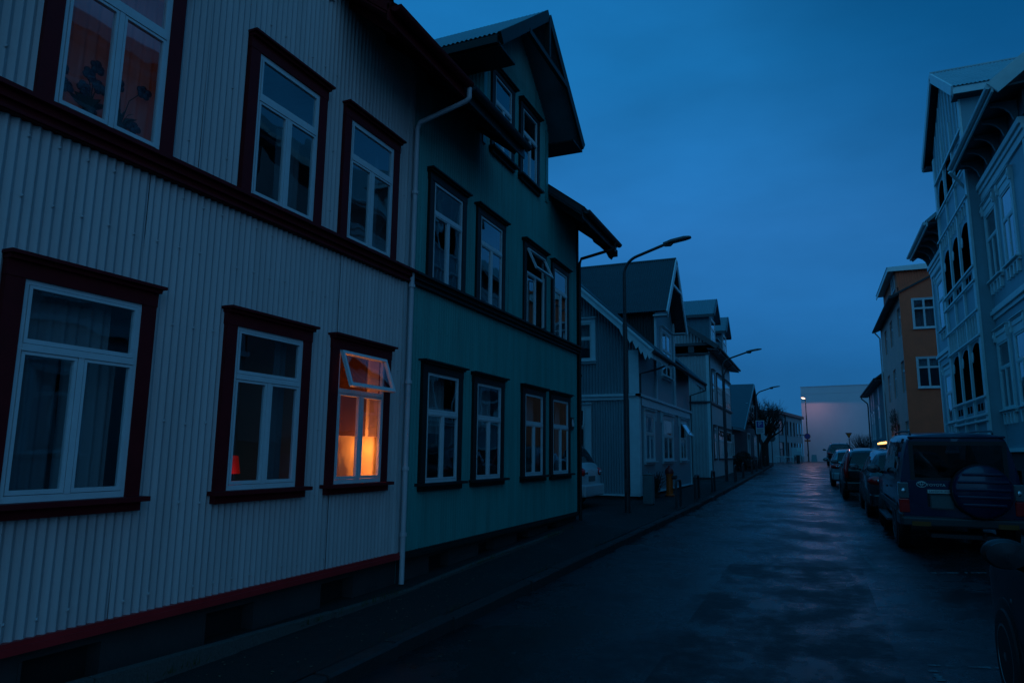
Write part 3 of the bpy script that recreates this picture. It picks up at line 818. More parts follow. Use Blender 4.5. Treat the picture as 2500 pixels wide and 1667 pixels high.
# round plate and bottle on the sill
o = MB().lathe([(.115, 0), (.12, .008), (.09, .02), (.03, .025)], 22, (0, 0, 0), 'x').build('decor_plate', mat('pale_blue_plate', (.25, .33, .42), .3, var=.2, scale=20), None, smooth=40)
o.location = (-4.60, 5.93, -.21); o.rotation_euler = (0, R(-12), R(-25)); tag(o, 'round pale plate standing up in the lower left of the lit window', 'plate')
o = MB().lathe([(.035, -.33), (.038, -.22), (.036, -.17), (.013, -.12), (.013, -.06)], 14, (-4.60, 6.15, 0)).build('bottle', mat('teal_bottle_glass', (.02, .14, .15), .1, var=0), None, smooth=40)
tag(o, 'slim teal bottle between the plate and the lamp in the lit window', 'bottle')
# faint red lamp in the dark window, faint warm light behind the rose curtain
t = thing('red_lamp', 'small dim red lamp low inside the dark ground floor window', 'lamp', (-4.95, 4.94, -.33))
MB().lathe([(.04, -.33), (.045, -.31), (.012, -.3), (.012, -.2)], 12, (-4.95, 4.94, 0)).build('base', M_plastic, t, smooth=40)
MB().lathe([(.07, -.22), (.045, -.06), (.02, -.055)], 14, (-4.95, 4.94, 0)).build('lamp_shade', emit_mat('red_shade_glow', (.8, .02, .012), .10), t, smooth=40)
la = bpy.data.lights.new('red_lamp_light', 'POINT'); la.energy = .09; la.color = (1, .03, .02); la.shadow_soft_size = .08
lo2 = bpy.data.objects.new('red_lamp_light', la); COL.objects.link(lo2); lo2.location = (-4.86, 4.86, -.20)
la = bpy.data.lights.new('room_light', 'POINT'); la.energy = 1.5; la.color = (1, .46, .30); la.shadow_soft_size = .15
lo3 = bpy.data.objects.new('room_light', la); COL.objects.link(lo3); lo3.location = (-5.9, 3.5, 3.0)
# potted orchids on the upstairs sill
def orchid(name, label, y, h, blooms, nleaf, x=-4.63):
    z0 = 2.26
    t = thing(name, label, 'plant', (x, y, z0), 'potted plants on the upstairs sill')
    MB().lathe([(.035, 0), (.05, .10), (.052, .11), (.045, .105)], 14, (x, y, z0)).build('pot', M_plastic, t, smooth=40)
    lf = MB()
    for k in range(nleaf):
        an = random.uniform(0, 2 * PI); L = random.uniform(.08, .16); up = random.uniform(.02, .10)
        dx, dy = math.cos(an) * .35, math.sin(an)
        p = [Vector((x + dx * L * q, y + dy * L * q, z0 + .1 + up * math.sin(q * 2.2) + .06 * q)) for q in (0, .5, 1)]
        s = Vector((-dy * .03, dx * .03, .012))
        lf.add([tuple(p[0]), tuple(p[1] + s), tuple(p[2]), tuple(p[1] - s)], [(0, 1, 2, 3)])
    lf.build('leaf', M_leaf, t, recalc=False)
    st = MB(); bl = MB()
    for (dy, dz) in blooms:
        st.tube([(x, y, z0 + .1), (x, y + dy * .35, z0 + .1 + dz * .65), (x, y + dy, z0 + .1 + dz)], .004, 5)
        for k in range(5):
            an = 2 * PI * k / 5 + dy * 9; r = .032
            c = (x + .006 * k, y + dy + r * math.cos(an), z0 + .1 + dz + r * math.sin(an) - .01)
            bl.ball(c, .012, .03, .028, 8, 5)
    st.build('stem', M_twig, t); bl.build('flower', mat('dark_petal', (.035, .02, .035), .6, var=.3, scale=30), t, smooth=True, split=True)
orchid('potted_orchid', 'drooping potted orchid at the left end of the upstairs curtained window', 2.78, .3, [(-.02, .19), (.06, .12), (.02, .24)], 4)
orchid('potted_orchid', 'bushy dark potted plant left of the middle post of the upstairs curtained window', 3.03, .4, [(.02, .36), (-.03, .28), (.05, .22), (-.06, .16)], 22)
orchid('potted_orchid', 'thin stemmed potted orchid with one outstretched bloom right of the middle post', 3.27, .4, [(.16, .36), (-.05, .32), (.1, .05)], 12)
# white drainpipe
downpipe(white_house, [(XE + .10, 7.10, ZE + .02), (XE + .10, 7.10, ZE - .13), (XE + .06, 7.10, ZE - .17), (-4.40, 7.10, 4.13), (-4.435, 7.10, 4.05), (-4.435, 7.095, -1.50)], .031, M_pipewhite,
         [(-4.435, 7.097, z) for z in (3.2, 2.0, .82, -.2, -.95)])
MB(FL).box(7.0, 7.06, -.03, .028, -1.165, 2.04).box(7.0, 7.06, -.03, .028, 2.2, 4.9).build('corner_board', M_white, white_house, split=True)

GW = dict(casing=M_gtrim, frame=M_frame, fw=.022, sw=.017, cap=.05, sill=.05)
def glow(a0, a1, **k): return dict(a0=a0, a1=a1, z0=-.385, z1=1.128, tr=.37, **{**GW, **k})
def gup(a0, a1, **k): return dict(a0=a0, a1=a1, z0=2.155, z1=3.68, **{**GW, "sill": 0, **k})
green_house = thing('row_house', 'teal green corrugated iron house with near black trim and a tall front gable', 'house', (-4.5, 10.5, -1.5))
row_house(green_house, 7.14, 13.82, 9.08, 11.95,
    [glow(7.48, 8.56, curtains=[(0, 1, .45, 1, C_net), (0, .45, 0, .45, C_net)]), glow(8.90, 9.985, curtains=[(0, 1, .55, 1, C_net)]),
     glow(10.74, 11.82, curtains=[(0, 1, .62, 1, C_net), (.0, .3, 0, .6, C_net)]), glow(12.11, 13.225, curtains=[(.0, .25, 0, 1, C_net), (.75, 1, 0, 1, C_net)])],
    [gup(7.51, 8.56, curtains=[(0, .3, 0, .64, C_dark)]), gup(8.92, 9.95, curtains=[(0, .2, 0, 1, C_net)]), gup(10.755, 11.84, open_top=R(24), open_side=R(22)), gup(12.175, 13.16, curtains=[(.0, .15, 0, 1, C_net)])],
    [dict(a0=9.36, a1=10.27, z0=4.80, z1=6.2, tr=.36, **{**GW, 'hd': .11}), dict(a0=10.54, a1=11.46, z0=4.80, z1=6.2, tr=.36, **{**GW, 'hd': .11}, curtains=[(0, .3, 0, .62, C_dark)])],
    M_green, M_gtrim, M_groof, M_ggable, M_softdark, 14.38, 7.145, .066, -1.175, M_gtrim, M_found)
MB(FL).box(13.76, 13.84, -.09, .030, -1.17, 2.04).box(13.76, 13.84, -.09, .030, 2.2, 4.9).build('corner_board', M_gtrim, green_house, split=True)
b = MB()
xr = -8.35; zrid = ZE + SL * (XE - xr)
b.beam((XE + .0, 14.40, ZE - .02), (xr, 14.40, zrid - .02), .04, .2)
pr = [(-4.48, .02), (-4.38, .05), (-4.30, .17), (-4.16, .18), (-4.02, .22), (-3.96, .30), (-3.90, .31), (-3.86, .22), (-3.76, .14)]
tp_ = lambda x: ZE + SL * (XE - x) - .02
bp = [(x, tp_(x) - q_) for x, q_ in pr] + [(-3.76, tp_(-3.76)), (-4.48, tp_(-4.48) + .03)]
k = len(bp)
b.raw([(x, 14.385, z) for x, z in bp] + [(x, 14.425, z) for x, z in bp], [tuple(range(k)), tuple(range(k, 2 * k))] + [(i, (i + 1) % k, k + (i + 1) % k, k + i) for i in range(k)])
b.build('barge_board', M_gtrim, green_house, split=True)
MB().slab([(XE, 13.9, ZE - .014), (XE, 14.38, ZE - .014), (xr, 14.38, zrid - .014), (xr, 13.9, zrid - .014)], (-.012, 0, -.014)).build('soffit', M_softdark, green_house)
downpipe(green_house, [(XE + .09, 13.98, ZE + .03), (XE + .09, 13.98, ZE - .14), (-4.40, 13.80, 4.12), (-4.44, 13.80, 4.0), (-4.44, 13.80, -1.36)], .033, M_gtrim, [(-4.44, 13.80, z) for z in (3, 1.6, .2, -.9)])
t = MB(FL); t.box(13.28, 13.42, .017, .05, .46, .71)
pl = t.build('house_number_plate', M_plastic, green_house, bevel=.004)
t = MB(FL)
prof = [(13.33 + .035 * math.cos(2 * PI * i / 16), .60 + .075 * math.sin(2 * PI * i / 16)) for i in range(16)]
t.prism(prof, .0502, .062); t.box(13.37, 13.405, .0502, .06, .53, .60)
t.build('plate_face', M_frame, pl)
# diagonal cover strips on the gable side walls are part of the corrugated sheets
# ------------------------------------------------------------------ pale blue house with scalloped bargeboards
H = blue_house = thing('gabled_house', 'pale blue corrugated house with big dark cross gable roof beside the grey cabinet', 'house', (-4.5, 23.6, -1.2))
y0, y1 = 19.2, 28.1
FS = facade((0, y0), (1, 0), (0, -1))
BW = dict(casing=M_bluetrim, frame=M_frame)
holes = []
for (a, b, k) in ((19.95, 21.3, {}), (22.55, 24.35, {}), (25.65, 27.05, dict(open_top=R(30)))):
    holes.append(window(H, FL, a0=a, a1=b, z0=-.20, z1=1.28, tr=.42, **BW, **k, curtains=[(0, .3, 0, .95, C_net), (.6, 1, 0, .95, C_net)]))
hup = [window(H, FL, a0=22.62, a1=24.3, z0=2.56, z1=4.18, tr=.42, vm=1, **BW)]
zt_e = 2.78 + .935 * .45
gc, zr = 23.4, 6.55
W = MB(FL)
W.wall(y0, y1, -1.11, 1.56, holes); W.wall(y0, 21.75, 1.66, zt_e, []); W.wall(24.95, y1, 1.66, zt_e, [])
W.wall(21.75, 24.95, 1.66, lambda a: min(4.9, 9) if False else zr - .12 - 1.27 * abs(a - gc), hup)
W.build('wall', M_blue, H, smooth=45)
sh = []
sh.append(window(H, FS, a0=-6.86, a1=-5.69, z0=2.66, z1=3.90, tr=.42, **BW, curtains=[(0, 1, .35, 1, C_net)]))
sh.append(window(H, FS, a0=-7.0, a1=-5.84, z0=-.22, z1=1.40, tr=.36, cs=.17, **BW, open_top=R(9), curtains=[(.0, .6, 0, .3, C_warm)]))
rk = lambda a: 2.80 + .935 * min((-4.05 - a), a + 12.4) - .06
W = MB(FS); W.wall(-12.0, -4.5, -1.11, 1.56, sh[1:], .076, .020); W.wall(-12.0, -4.5, 1.68, rk, sh[:1], .09, .030); W.build('side_wall', M_blue, H, smooth=45)
S = MB(); S.box(-12, -11.95, y0, y1, -1.5, 4); S.box(-12, -4.5, y1 - .02, y1, -1.2, 3.2)
S.raw([(-12, y1 - .01, 3.2), (-4.5, y1 - .01, 3.2), (-8.2, y1 - .01, 6.6)], [(0, 1, 2)]); S.box(-11.9, -4.7, y0 + .2, y1 - .2, 1.55, 1.62)
S.build('back_wall', M_blue, H)
B = MB(FL); B.box(y0, y1, -7.4, -.05, -1.9, -1.12); B.build('foundation', M_found, H)
t = MB(FL)
t.box(y0 - .1, y1 + .03, -.03, .10, 1.60, 1.675); t.box(y0 - .03, y1, -.03, .05, 1.36, 1.5995)
t.box(y0 - .03, y1, -.03, .06, -1.14, -1.10)
ts = MB(FS); ts.box(-12, -4.40, -.03, .10, 1.60, 1.67); ts.box(-12, -4.46, -.03, .05, 1.50, 1.5995); ts.box(-12, -4.45, -.03, .05, -1.15, -1.105)
t.v += ts.v[:]; k = len(t.v) - len(ts.v); t.f += [tuple(i + k for i in f) for f in ts.f]
t.build('belt_course', M_bluetrim, H)
c = MB(); c.box(-4.72, -4.44, y0 - .055, y0 + .0, -1.10, 1.50); c.box(-4.499, -4.44, y0 + .001, y0 + .2, -1.10, 1.36); c.box(-4.72, -4.44, y0 - .055, y0, 1.68, 2.9)
c.box(-4.499, -4.45, 21.66, 21.83, 1.68, 4.55); c.box(-4.499, -4.45, 24.87, 25.0, 1.68, 4.65); c.box(-4.499, -4.44, y1 - .14, y1 + .02, -1.1, 1.36)
for a in (21.5, 22.4, 24.45, 25.5): c.box(-4.499, -4.46, a - .05, a + .05, 1.0, 1.36)
c.build('corner_board', M_bluetrim, H, split=True)
# roofs
xe, ze, sl = -4.0, 2.76, .935
xr = -8.22; zrid = ze + sl * (xe - xr)
r = MB()
for (a, b, x0) in ((18.8, 21.75, xe), (24.95, 28.75, xe), (21.75, 24.95, -5.6)):
    z0 = ze + sl * (xe - x0)
    r.slab([(x0, a, z0), (x0, b, z0), (xr, b, zrid), (xr, a, zrid)], (.06, 0, .07))
    r.corr((x0 + .07, a, z0 + .085), (0, 1, 0), (-1, 0, sl), b - a, math.hypot(x0 - xr, sl * (x0 - xr)), .09, .012)
r.slab([(-12.5, 18.8, ze), (-12.5, 28.6, ze), (xr, 28.6, zrid), (xr, 18.8, zrid)], (0, 0, .08))
r.build('roof', M_blueroof, H)
r = MB(); xo, xb = -4.07, -9.6
for s, w, zl in ((-1, 1.88, 4.42), (1, 1.78, 4.36)):
    r.slab([(xo, gc, zr), (xo, gc + s * w, zl), (xb, gc + s * w, zl), (xb, gc, zr)], (0, s * .05, .05))
    u = Vector((0, s * w, zl - zr))
    r.corr((xo + .01, gc + s * .055, zr + .06), (-1, 0, 0), tuple(u), 5.5, u.length + .03, .076, .012)
r.tube([(xo + .02, gc, zr + .075), (xb, gc, zr + .075)], .06, 8)
r.build('gable_roof', M_blueroof, H)
b = MB()
for s, w, zl in ((-1, 1.88, 4.42), (1, 1.78, 4.36)):
    b.beam((xo + .03, gc, zr - .02), (xo + .03, gc + s * (w + .03), zl - .05), .04, .2)
    b.slab([(xo, gc + s * w, zl - .10), (xo, gc + s * (w - .36), zl - .10), (-4.5, gc + s * (w - .36), zl - .10), (-4.5, gc + s * w, zl - .10)], (0, 0, .04))
b.beam((xo + .03, gc - .75, 5.55), (xo + .03, gc + .75, 5.55), .05, .09)
# scalloped boards along both gable ends of the main roof
for yy in (18.78, 28.76):
    b.beam((xe + .02, yy, ze + .0), (xr, yy, zrid - .01), .045, .20)
    b.beam((xe + .02, yy - .02, ze + .085), (xr, yy - .02, zrid + .075), .10, .05)
    for s0, s1, h in ((.0, .10, .10), (.10, .22, .20), (.22, .34, .15), (.34, .5, .11), (.5, .68, .08), (.68, .9, .05)):
        x0_, x1_ = xe - s0 * 1.0, xe - s1 * 1.0
        b.raw([(x0_, yy - .02, ze - .05 + s0 * sl), (x1_, yy - .02, ze - .05 + s1 * sl), (x1_, yy - .02, ze - .06 - h * .8 + s1 * sl), ((x0_ + x1_) / 2, yy - .02, ze - .1 - h + s0 * sl), (x0_, yy - .02, ze - .06 - h * .7 + s0 * sl),
               (x0_, yy + .02, ze - .05 + s0 * sl), (x1_, yy + .02, ze - .05 + s1 * sl), (x1_, yy + .02, ze - .06 - h * .8 + s1 * sl), ((x0_ + x1_) / 2, yy + .02, ze - .1 - h + s0 * sl), (x0_, yy + .02, ze - .06 - h * .7 + s0 * sl)],
              [(0, 1, 2, 3, 4), (5, 6, 7, 8, 9), (0, 1, 6, 5), (1, 2, 7, 6), (2, 3, 8, 7), (3, 4, 9, 8), (4, 0, 5, 9)])
b.build('barge_board', M_bluetrim, H, split=True)
# toothed eave board
for (a, b_) in ((18.8, 21.75), (24.95, 28.75), (21.75, 24.95)):
    if a == 21.75: continue
    b = MB(); k = a
    while k < b_ - .1:
        b.box(xe - .0, xe + .03, k, k + .1, ze - .16, ze + .02); b.box(xe + .0, xe + .025, k + .1, k + .2, ze - .10, ze + .02); k += .2
    b.build('eave_trim', M_bluetrim, H)
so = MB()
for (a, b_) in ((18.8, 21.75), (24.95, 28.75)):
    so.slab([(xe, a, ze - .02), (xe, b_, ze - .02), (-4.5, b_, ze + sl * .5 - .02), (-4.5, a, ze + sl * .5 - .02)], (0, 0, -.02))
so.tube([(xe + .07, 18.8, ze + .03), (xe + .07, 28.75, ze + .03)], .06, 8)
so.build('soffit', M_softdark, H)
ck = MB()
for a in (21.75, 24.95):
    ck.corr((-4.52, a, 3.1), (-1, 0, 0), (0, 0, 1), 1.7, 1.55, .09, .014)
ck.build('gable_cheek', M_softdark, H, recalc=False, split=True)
downpipe(H, [(xe + .06, 21.3, ze - .02), (-4.2, 20.3, 2.45), (-4.46, 19.42, 2.25), (-4.46, 19.42, -1.1)], .03, M_softdark)
downpipe(H, [(xe + .07, 28.6, ze), (xe + .07, 28.6, ze - .22), (-4.44, 28.0, 2.3), (-4.44, 28.0, -1.1)], .03, M_softdark)

# ------------------------------------------------------------------ pale grey house with two dormers
H = grey_house = thing('dormer_house', 'pale grey corrugated house with two roof dormers behind the second street lamp', 'house', (-4.5, 38.5, -1.2))
y0, y1 = 34.1, 43.3
FS = facade((0, y0), (1, 0), (0, -1))
hl = []; hu = []
for (a, b, m_) in ((35.0, 35.95, 0), (36.8, 39.5, 3), (40.2, 42.9, 3)):
    hl.append(window(H, FL, a0=a, a1=b, z0=-.17, z1=1.43, tr=.4, mull=m_, cs=.09, casing=M_greytrim, curtains=[(.1, .9, .0, .9, C_net)]))
    hu.append(window(H, FL, a0=a, a1=b, z0=2.56, z1=4.16, tr=.4, mull=m_, cs=.09, casing=M_greytrim, sill=0, curtains=[(.1, .9, .3, .95, C_net)]))
W = MB(FL); W.wall(y0, y1, -1.07, 2.42, hl); W.wall(y0, y1, 2.54, 5.35, hu); W.build('wall', M_grey, H)
rk = lambda a: 5.15 + .72 * min(-4.1 - a, a + 11.9)
W = MB(FS); W.wall(-11.5, -4.5, -1.07, 2.42, [], .15, .02); W.wall(-11.5, -4.5, 2.54, 4.75, [], .15, .02); W.wall(-11.5, -4.5, 5.32, rk, [(-7.4, -6.75, 5.5, 6.65)], .15, .02); W.build('side_wall', M_grey, H, smooth=45)
window(H, FS, a0=-7.5, a1=-6.65, z0=5.45, z1=6.75, mull=0, tr=0, casing=M_bluetrim)
S = MB(); S.box(-11.5, -11.4, y0, y1, -1.5, 5.3); S.box(-11.5, -4.5, y1 - .02, y1, -1.5, 5.3); S.raw([(-11.5, y1 - .01, 5.3), (-4.5, y1 - .01, 5.3), (-8, y1 - .01, 8)], [(0, 1, 2)])
S.box(-11.3, -4.7, y0 + .2, y1 - .2, 2.4, 2.48); S.box(-11.3, -4.7, y0 + .2, y1 - .2, 4.8, 4.88)
S.build('back_wall', M_grey, H)
MB(FL).box(y0, y1, -6.9, -.05, -1.9, -1.08).build('foundation', M_found, H)
t = MB(FL); t.box(y0 - .08, y1 + .05, -.03, .09, 2.44, 2.52); t.box(y0, y1, -.03, .05, 2.40, 2.4395); t.box(y0, y1, -.03, .05, -1.10, -1.05)
t.m = FS; t.box(-11.5, -4.42, -.03, .09, 2.442, 2.518); t.box(-11.5, -4.46, -.03, .05, -1.10, -1.052)
t.box(-11.5, -4.3, -.05, .22, 5.2, 5.34); t.box(-11.5, -4.4, -.05, .10, 4.76, 4.86)
for k in range(7): t.box(-11.3 + k * .98, -11.02 + k * .98, .0, .16, 4.86, 5.19)
t.build('belt_course', M_greytrim, H)
MB().box(-4.62, -4.45, y0 - .05, y0, -1.05, 2.44).box(-4.62, -4.45, y0 - .05, y0, 2.52, 4.76).box(-4.499, -4.45, y0 + .001, y0 + .12, -1.05, 2.40).box(-4.499, -4.45, y0 + .001, y0 + .12, 2.52, 4.9).build('corner_board', M_bluetrim, H, split=True)
xe, ze, sl = -4.0, 5.03, .72; xr = -8.0; zrid = ze + sl * (xe - xr)
r = MB(); r.slab([(xe, 33.7, ze), (xe, 43.75, ze), (xr, 43.75, zrid), (xr, 33.7, zrid)], (.05, 0, .07)); r.corr((xe + .06, 33.7, ze + .08), (0, 1, 0), (-1, 0, sl), 10.05, math.hypot(4, 4 * sl), .1, .012)
r.slab([(-12, 33.7, ze), (-12, 43.75, ze), (xr, 43.75, zrid), (xr, 33.7, zrid)], (0, 0, .08)); r.build('roof', M_greyroof, H)
b = MB(); b.beam((xe, 33.68, ze + .02), (xr, 33.68, zrid + .02), .06, .22); b.beam((xe, 43.77, ze + .02), (xr, 43.77, zrid + .02), .06, .22)
b.slab([(xe + .02, 33.7, ze - .12), (xe + .02, 43.75, ze - .12), (-4.5, 43.75, ze - .05), (-4.5, 33.7, ze - .05)], (0, 0, .05)); b.tube([(xe + .07, 33.7, ze), (xe + .07, 43.7, ze)], .06, 8)
b.build('barge_board', M_greytrim, H, split=True)
for (a0, a1) in ((35.55, 37.7), (40.75, 42.85)):
    c = (a0 + a1) / 2; xf = -4.58; zd = ze + sl * (xe - xf)
    d = MB(FL); hw = (a0 + .35, a1 - .35, zd + .25, zd + 1.3)
    d.m = facade((xf, 0), (0, 1), (1, 0)); h_ = window(H, d.m, a0=a0 + .28, a1=a1 - .28, z0=5.72, z1=6.9, tr=.4, cs=.07, hd=.07, sill=0, cap=0, casing=M_bluetrim)
    d.wall(a0, a1, zd, lambda a: 6.95 + (1 - abs(a - c) / (a1 - a0) * 2) * .85, [h_])
    D = d.build('dormer', M_greydorm, H)
    ck = MB()
    for a in (a0, a1): ck.corr((xf, a, zd), (-1, 0, 0), (0, 0, 1), 2.4, 6.98 - zd, .076, .012)
    ck.build('dormer_cheek', M_greydorm, D, recalc=False, split=True)
    rr = MB()
    for s in (-1, 1):
        w = (a1 - a0) / 2 + .2
        rr.slab([(xf + .25, c, 7.95), (xf + .25, c + s * w, 6.95), (-8, c + s * w, 6.95), (-8, c, 7.95)], (0, s * .03, .05))
        u = Vector((0, s * w, -1.0)); rr.corr((xf + .25, c + s * .03, 8.01), (-1, 0, 0), tuple(u), 3.4, u.length, .09, .012)
    rr.build('dormer_roof', M_greyroof, D)
    bb = MB()
    for s in (-1, 1): bb.beam((xf + .27, c, 7.93), (xf + .27, c + s * ((a1 - a0) / 2 + .22), 6.93), .05, .2)
    for s in (-1, 1): bb.beam((xf + .25, c + s * ((a1 - a0) / 2 + .2), 6.92), (-6.6, c + s * ((a1 - a0) / 2 + .2), 6.92), .06, .12)
    bb.build('dormer_barge_board', M_greytrim, D, split=True)
# small lower dormer between them
d = MB(); d.box(-6.2, -4.75, 39.2, 40.2, 5.5, 6.35); D = d.build('small_dormer', M_greydorm, H)
MB().slab([(-4.6, 39.05, 6.30), (-4.6, 40.3, 6.30), (-6.6, 40.3, 6.75), (-6.6, 39.05, 6.75)], (0, 0, .06)).build('small_dormer_roof', M_greyroof, D)
downpipe(H, [(xe + .05, 34.3, ze - .04), (xe + .02, 34.2, ze - .25), (-4.44, 34.02, 4.72), (-4.44, 34.02, -1.0)], .03, M_greytrim)
downpipe(H, [(xe + .05, 39.9, ze - .04), (-4.3, 39.85, 4.7), (-4.44, 39.85, 4.4), (-4.44, 39.85, -1.0)], .035, M_greytrim)

# ------------------------------------------------------------------ dark timber house, gable to the street
H = thing('timber_house', 'dark blue grey house with white windows and steep gable behind the bare tree', 'house', (-4.6, 52, -1.0))
FD = facade((-4.9, 46), (.7, 12), (12, -.7))
holes = [window(H, FD, a0=a, a1=b, z0=z, z1=zt, tr=.4, cs=.1, hd=.1, sill=.04, cap=.03, casing=M_frame, curtains=[(.05, .95, 0, .95, C_net)]) for (a, b, z, zt) in ((7.4, 8.75, 2.45, 3.75), (9.7, 11.05, 2.45, 3.75), (10.5, 11.75, -.05, 1.5))]
holes.append(window(H, FD, a0=.15, a1=1.3, z0=-.05, z1=1.3, tr=0, cs=.1, hd=.1, sill=0, cap=0, casing=M_frame, curtains=[(.0, 1, 0, 1, C_net)]))
dr = (7.2, 8.5, -.8, 1.5)
top = lambda a: min(1.35 + .68 * max(0, a - 4.6) if a > 4.6 else 1.62, 5.15 - .8 * (a - 10.0) if a > 10 else 99)
W = MB(FD); W.wall(.2, 4.6, -1.5, 1.62, holes + []); W.wall(4.6, 12.2, -1.5, lambda a: min(1.55 + .67 * (a - 4.6), 5.17 - .8 * (a - 10.0)), holes + [dr]); W.box(.2, 12.2, -9, -8.9, -1.5, 2); W.box(12.1, 12.2, -9, 0, -1.5, 3); W.box(.2, .3, -9, 0, -1.5, 1.6)
W.build('wall', M_dark, H)
d = MB(FD); d.box(dr[0] + .1, dr[1] - .1, -.12, -.06, dr[2], dr[3] - .5); d.box(dr[0], dr[0] + .1, -.1, .04, dr[2], dr[3]); d.box(dr[1] - .1, dr[1], -.1, .04, dr[2], dr[3]); d.box(dr[0], dr[1], -.1, .05, dr[3] - .01, dr[3] + .1)
d.box(dr[0] + .1, dr[1] - .1, -.11, -.03, dr[3] - .52, dr[3] - .42); d.box(dr[0] + .25, dr[1] - .25, -.06, -.045, -.5, .1); d.box(dr[0] + .25, dr[1] - .25, -.06, -.045, .3, .8)
D = d.build('door', M_frame, H); MB(FD).quad((dr[0] + .1, -.08, dr[3] - .42), (dr[1] - .1, -.08, dr[3] - .42), (dr[1] - .1, -.08, dr[3]), (dr[0] + .1, -.08, dr[3])).build('pane', GLASS, D)
r = MB(FD); r.slab([(10.0, .25, 5.3), (4.2, .25, 1.66), (4.2, -9, 1.66), (10.0, -9, 5.3)], (0, 0, .1)); r.slab([(10.0, .25, 5.3), (12.9, .25, 2.98), (12.9, -9, 2.98), (10, -9, 5.3)], (0, 0, .1))
r.slab([(.0, .2, 1.66), (4.3, .2, 1.7), (4.3, -9, 1.7), (0, -9, 1.66)], (0, 0, .1)); r.build('roof', M_darkroof, H)
b = MB(FD); b.beam((10, .27, 5.28), (4.2, .27, 1.64), .05, .2, up=(0, 0, 1)); b.beam((10, .27, 5.28), (12.9, .27, 2.96), .05, .2); b.beam((-.0, .24, 1.66), (4.2, .24, 1.66), .1, .14)
b.build('barge_board', M_smallblue, H, split=True)
# ------------------------------------------------------------------ ornate veranda house on the right
FR = facade((4.5, 0), (0, 1), (-1, 0))
H = veranda_house = thing('veranda_house', 'tall pale blue ornate house with stacked arched verandas under a high gable', 'house', (4.5, 23.6, -1.3))
VW = dict(casing=M_vtrim, frame=M_vtrim, ornate=True, cs=.13, hd=.36, tr=.38)
hs = []
for (a, b) in ((18.42, 19.62), (20.0, 21.28)):
    hs.append(window(H, FR, a0=a, a1=b, z0=1.2, z1=3.25, **VW, curtains=[(0, .28, 0, .62, C_net), (.72, 1, 0, .62, C_net)]))
    hs.append(window(H, FR, a0=a, a1=b, z0=4.55, z1=6.65, **VW, curtains=[(.1, .9, 0, .62, C_net)]))
for (z, t) in ((1.2, 3.25), (4.55, 6.65)):
    hs.append(window(H, FR, a0=27.35, a1=29.35, z0=z, z1=t, **VW, curtains=[(.1, .9, 0, .5, C_net)]))
y0, y1 = 17.1, 30.35
v0, v1 = 21.35, 26.05; vh = (v0 + .06, v1 - .06, .3, 3.5); vh2 = (v0 + .06, v1 - .06, 3.9, 7.0)
W = MB(FR); W.wall(y0, y1, .22, 3.62, hs + [vh]); W.wall(y0, y1, 3.80, 7.05, hs + [vh2])
W.box(y0, y1, -9, -8.9, -1.6, 7.4); W.box(y0, y0 + .04, -8.9, -.02, .22, 7.3); W.box(y1 - .04, y1, -8.9, -.02, -1.5, 7.3)
W.add([(y0 + .02, 0, 7.3), (y0 + .02, -9, 7.3), (y0 + .02, -4.5, 11.0)], [(0, 1, 2)]); W.add([(y1 - .02, 0, 7.3), (y1 - .02, -9, 7.3), (y1 - .02, -4.5, 11.0)], [(0, 1, 2)])
for z in (3.65, 7.1): W.box(y0 + .1, y1 - .1, -8.8, -.9, z, z + .08)
W.build('wall', M_veranda, H)
B = MB(FR); B.wall(y0, y1, -1.9, .16, [(18.7, 19.5, -.95, -.3), (20.3, 21.1, -.95, -.3)]); B.box(y0, y0 + .05, -8.9, -.01, -1.9, .2); B.build('foundation', M_found, H)
B = MB(FR); B.quad((18.6, -.15, -1), (21.2, -.15, -1), (21.2, -.15, -.2), (18.6, -.15, -.2)); B.build('basement_pane', M_black, H)
t = MB(FR)
for (p0, p1) in ((y0 - .03, v0 - .01), (v1 + .01, y1 + .03)):
    t.box(p0, p1, -.03, .07, .15, .24); t.box(p0, p1, -.03, .10, 3.66, 3.76); t.box(p0, p1, -.02, .045, 3.55, 3.659); t.box(p0, p1, -.02, .05, 3.761, 3.84)
    t.box(p0, p1, -.03, .09, 6.98, 7.10); t.box(p0, p1, -.03, .14, 7.101, 7.24); t.box(p0, p1, -.02, .05, 6.80, 6.979)
for a, w in ((y0 + .02, .2), (22.0, .001), (y1 - .2, .2)): t.box(a, a + w, -.02, .035, .24, 3.55); t.box(a, a + w, -.02, .035, 3.84, 6.8)
t.build('belt_course', M_vtrim, H, split=True)
# deep eaves on curved brackets
xe, ze = 3.88, 7.72
so = MB()
for (a, b_) in ((16.6, 21.3), (26.1, 30.6)):
    so.slab([(xe, a, ze + .02), (xe, b_, ze + .02), (4.5, b_, 7.78), (4.5, a, 7.78)], (0, 0, .05)); so.box(4.44, 4.5, max(a, 16.9), min(b_, 30.5), 7.24, 7.8)
so.build('soffit', M_softdark, H, split=True)
br = MB()
k = 17.3
while k < 30.5:
    if not (21.2 < k < 26.2):
        pts = [(4.46, 7.24), (4.46, 7.74), (3.96, 7.74), (3.96, 7.66), (4.10, 7.64), (4.22, 7.57), (4.31, 7.46), (4.36, 7.30)]
        kk = len(pts)
        br.raw([(x, k, z) for x, z in pts] + [(x, k + .07, z) for x, z in pts], [tuple(range(kk)), tuple(range(kk, 2 * kk))] + [(i, (i + 1) % kk, kk + (i + 1) % kk, kk + i) for i in range(kk)])
    k += .86
br.build('eave_bracket', M_bracket, H, split=True)
sl = .82; xr = 9.0; zrid = ze + sl * (xr - xe)
r = MB()
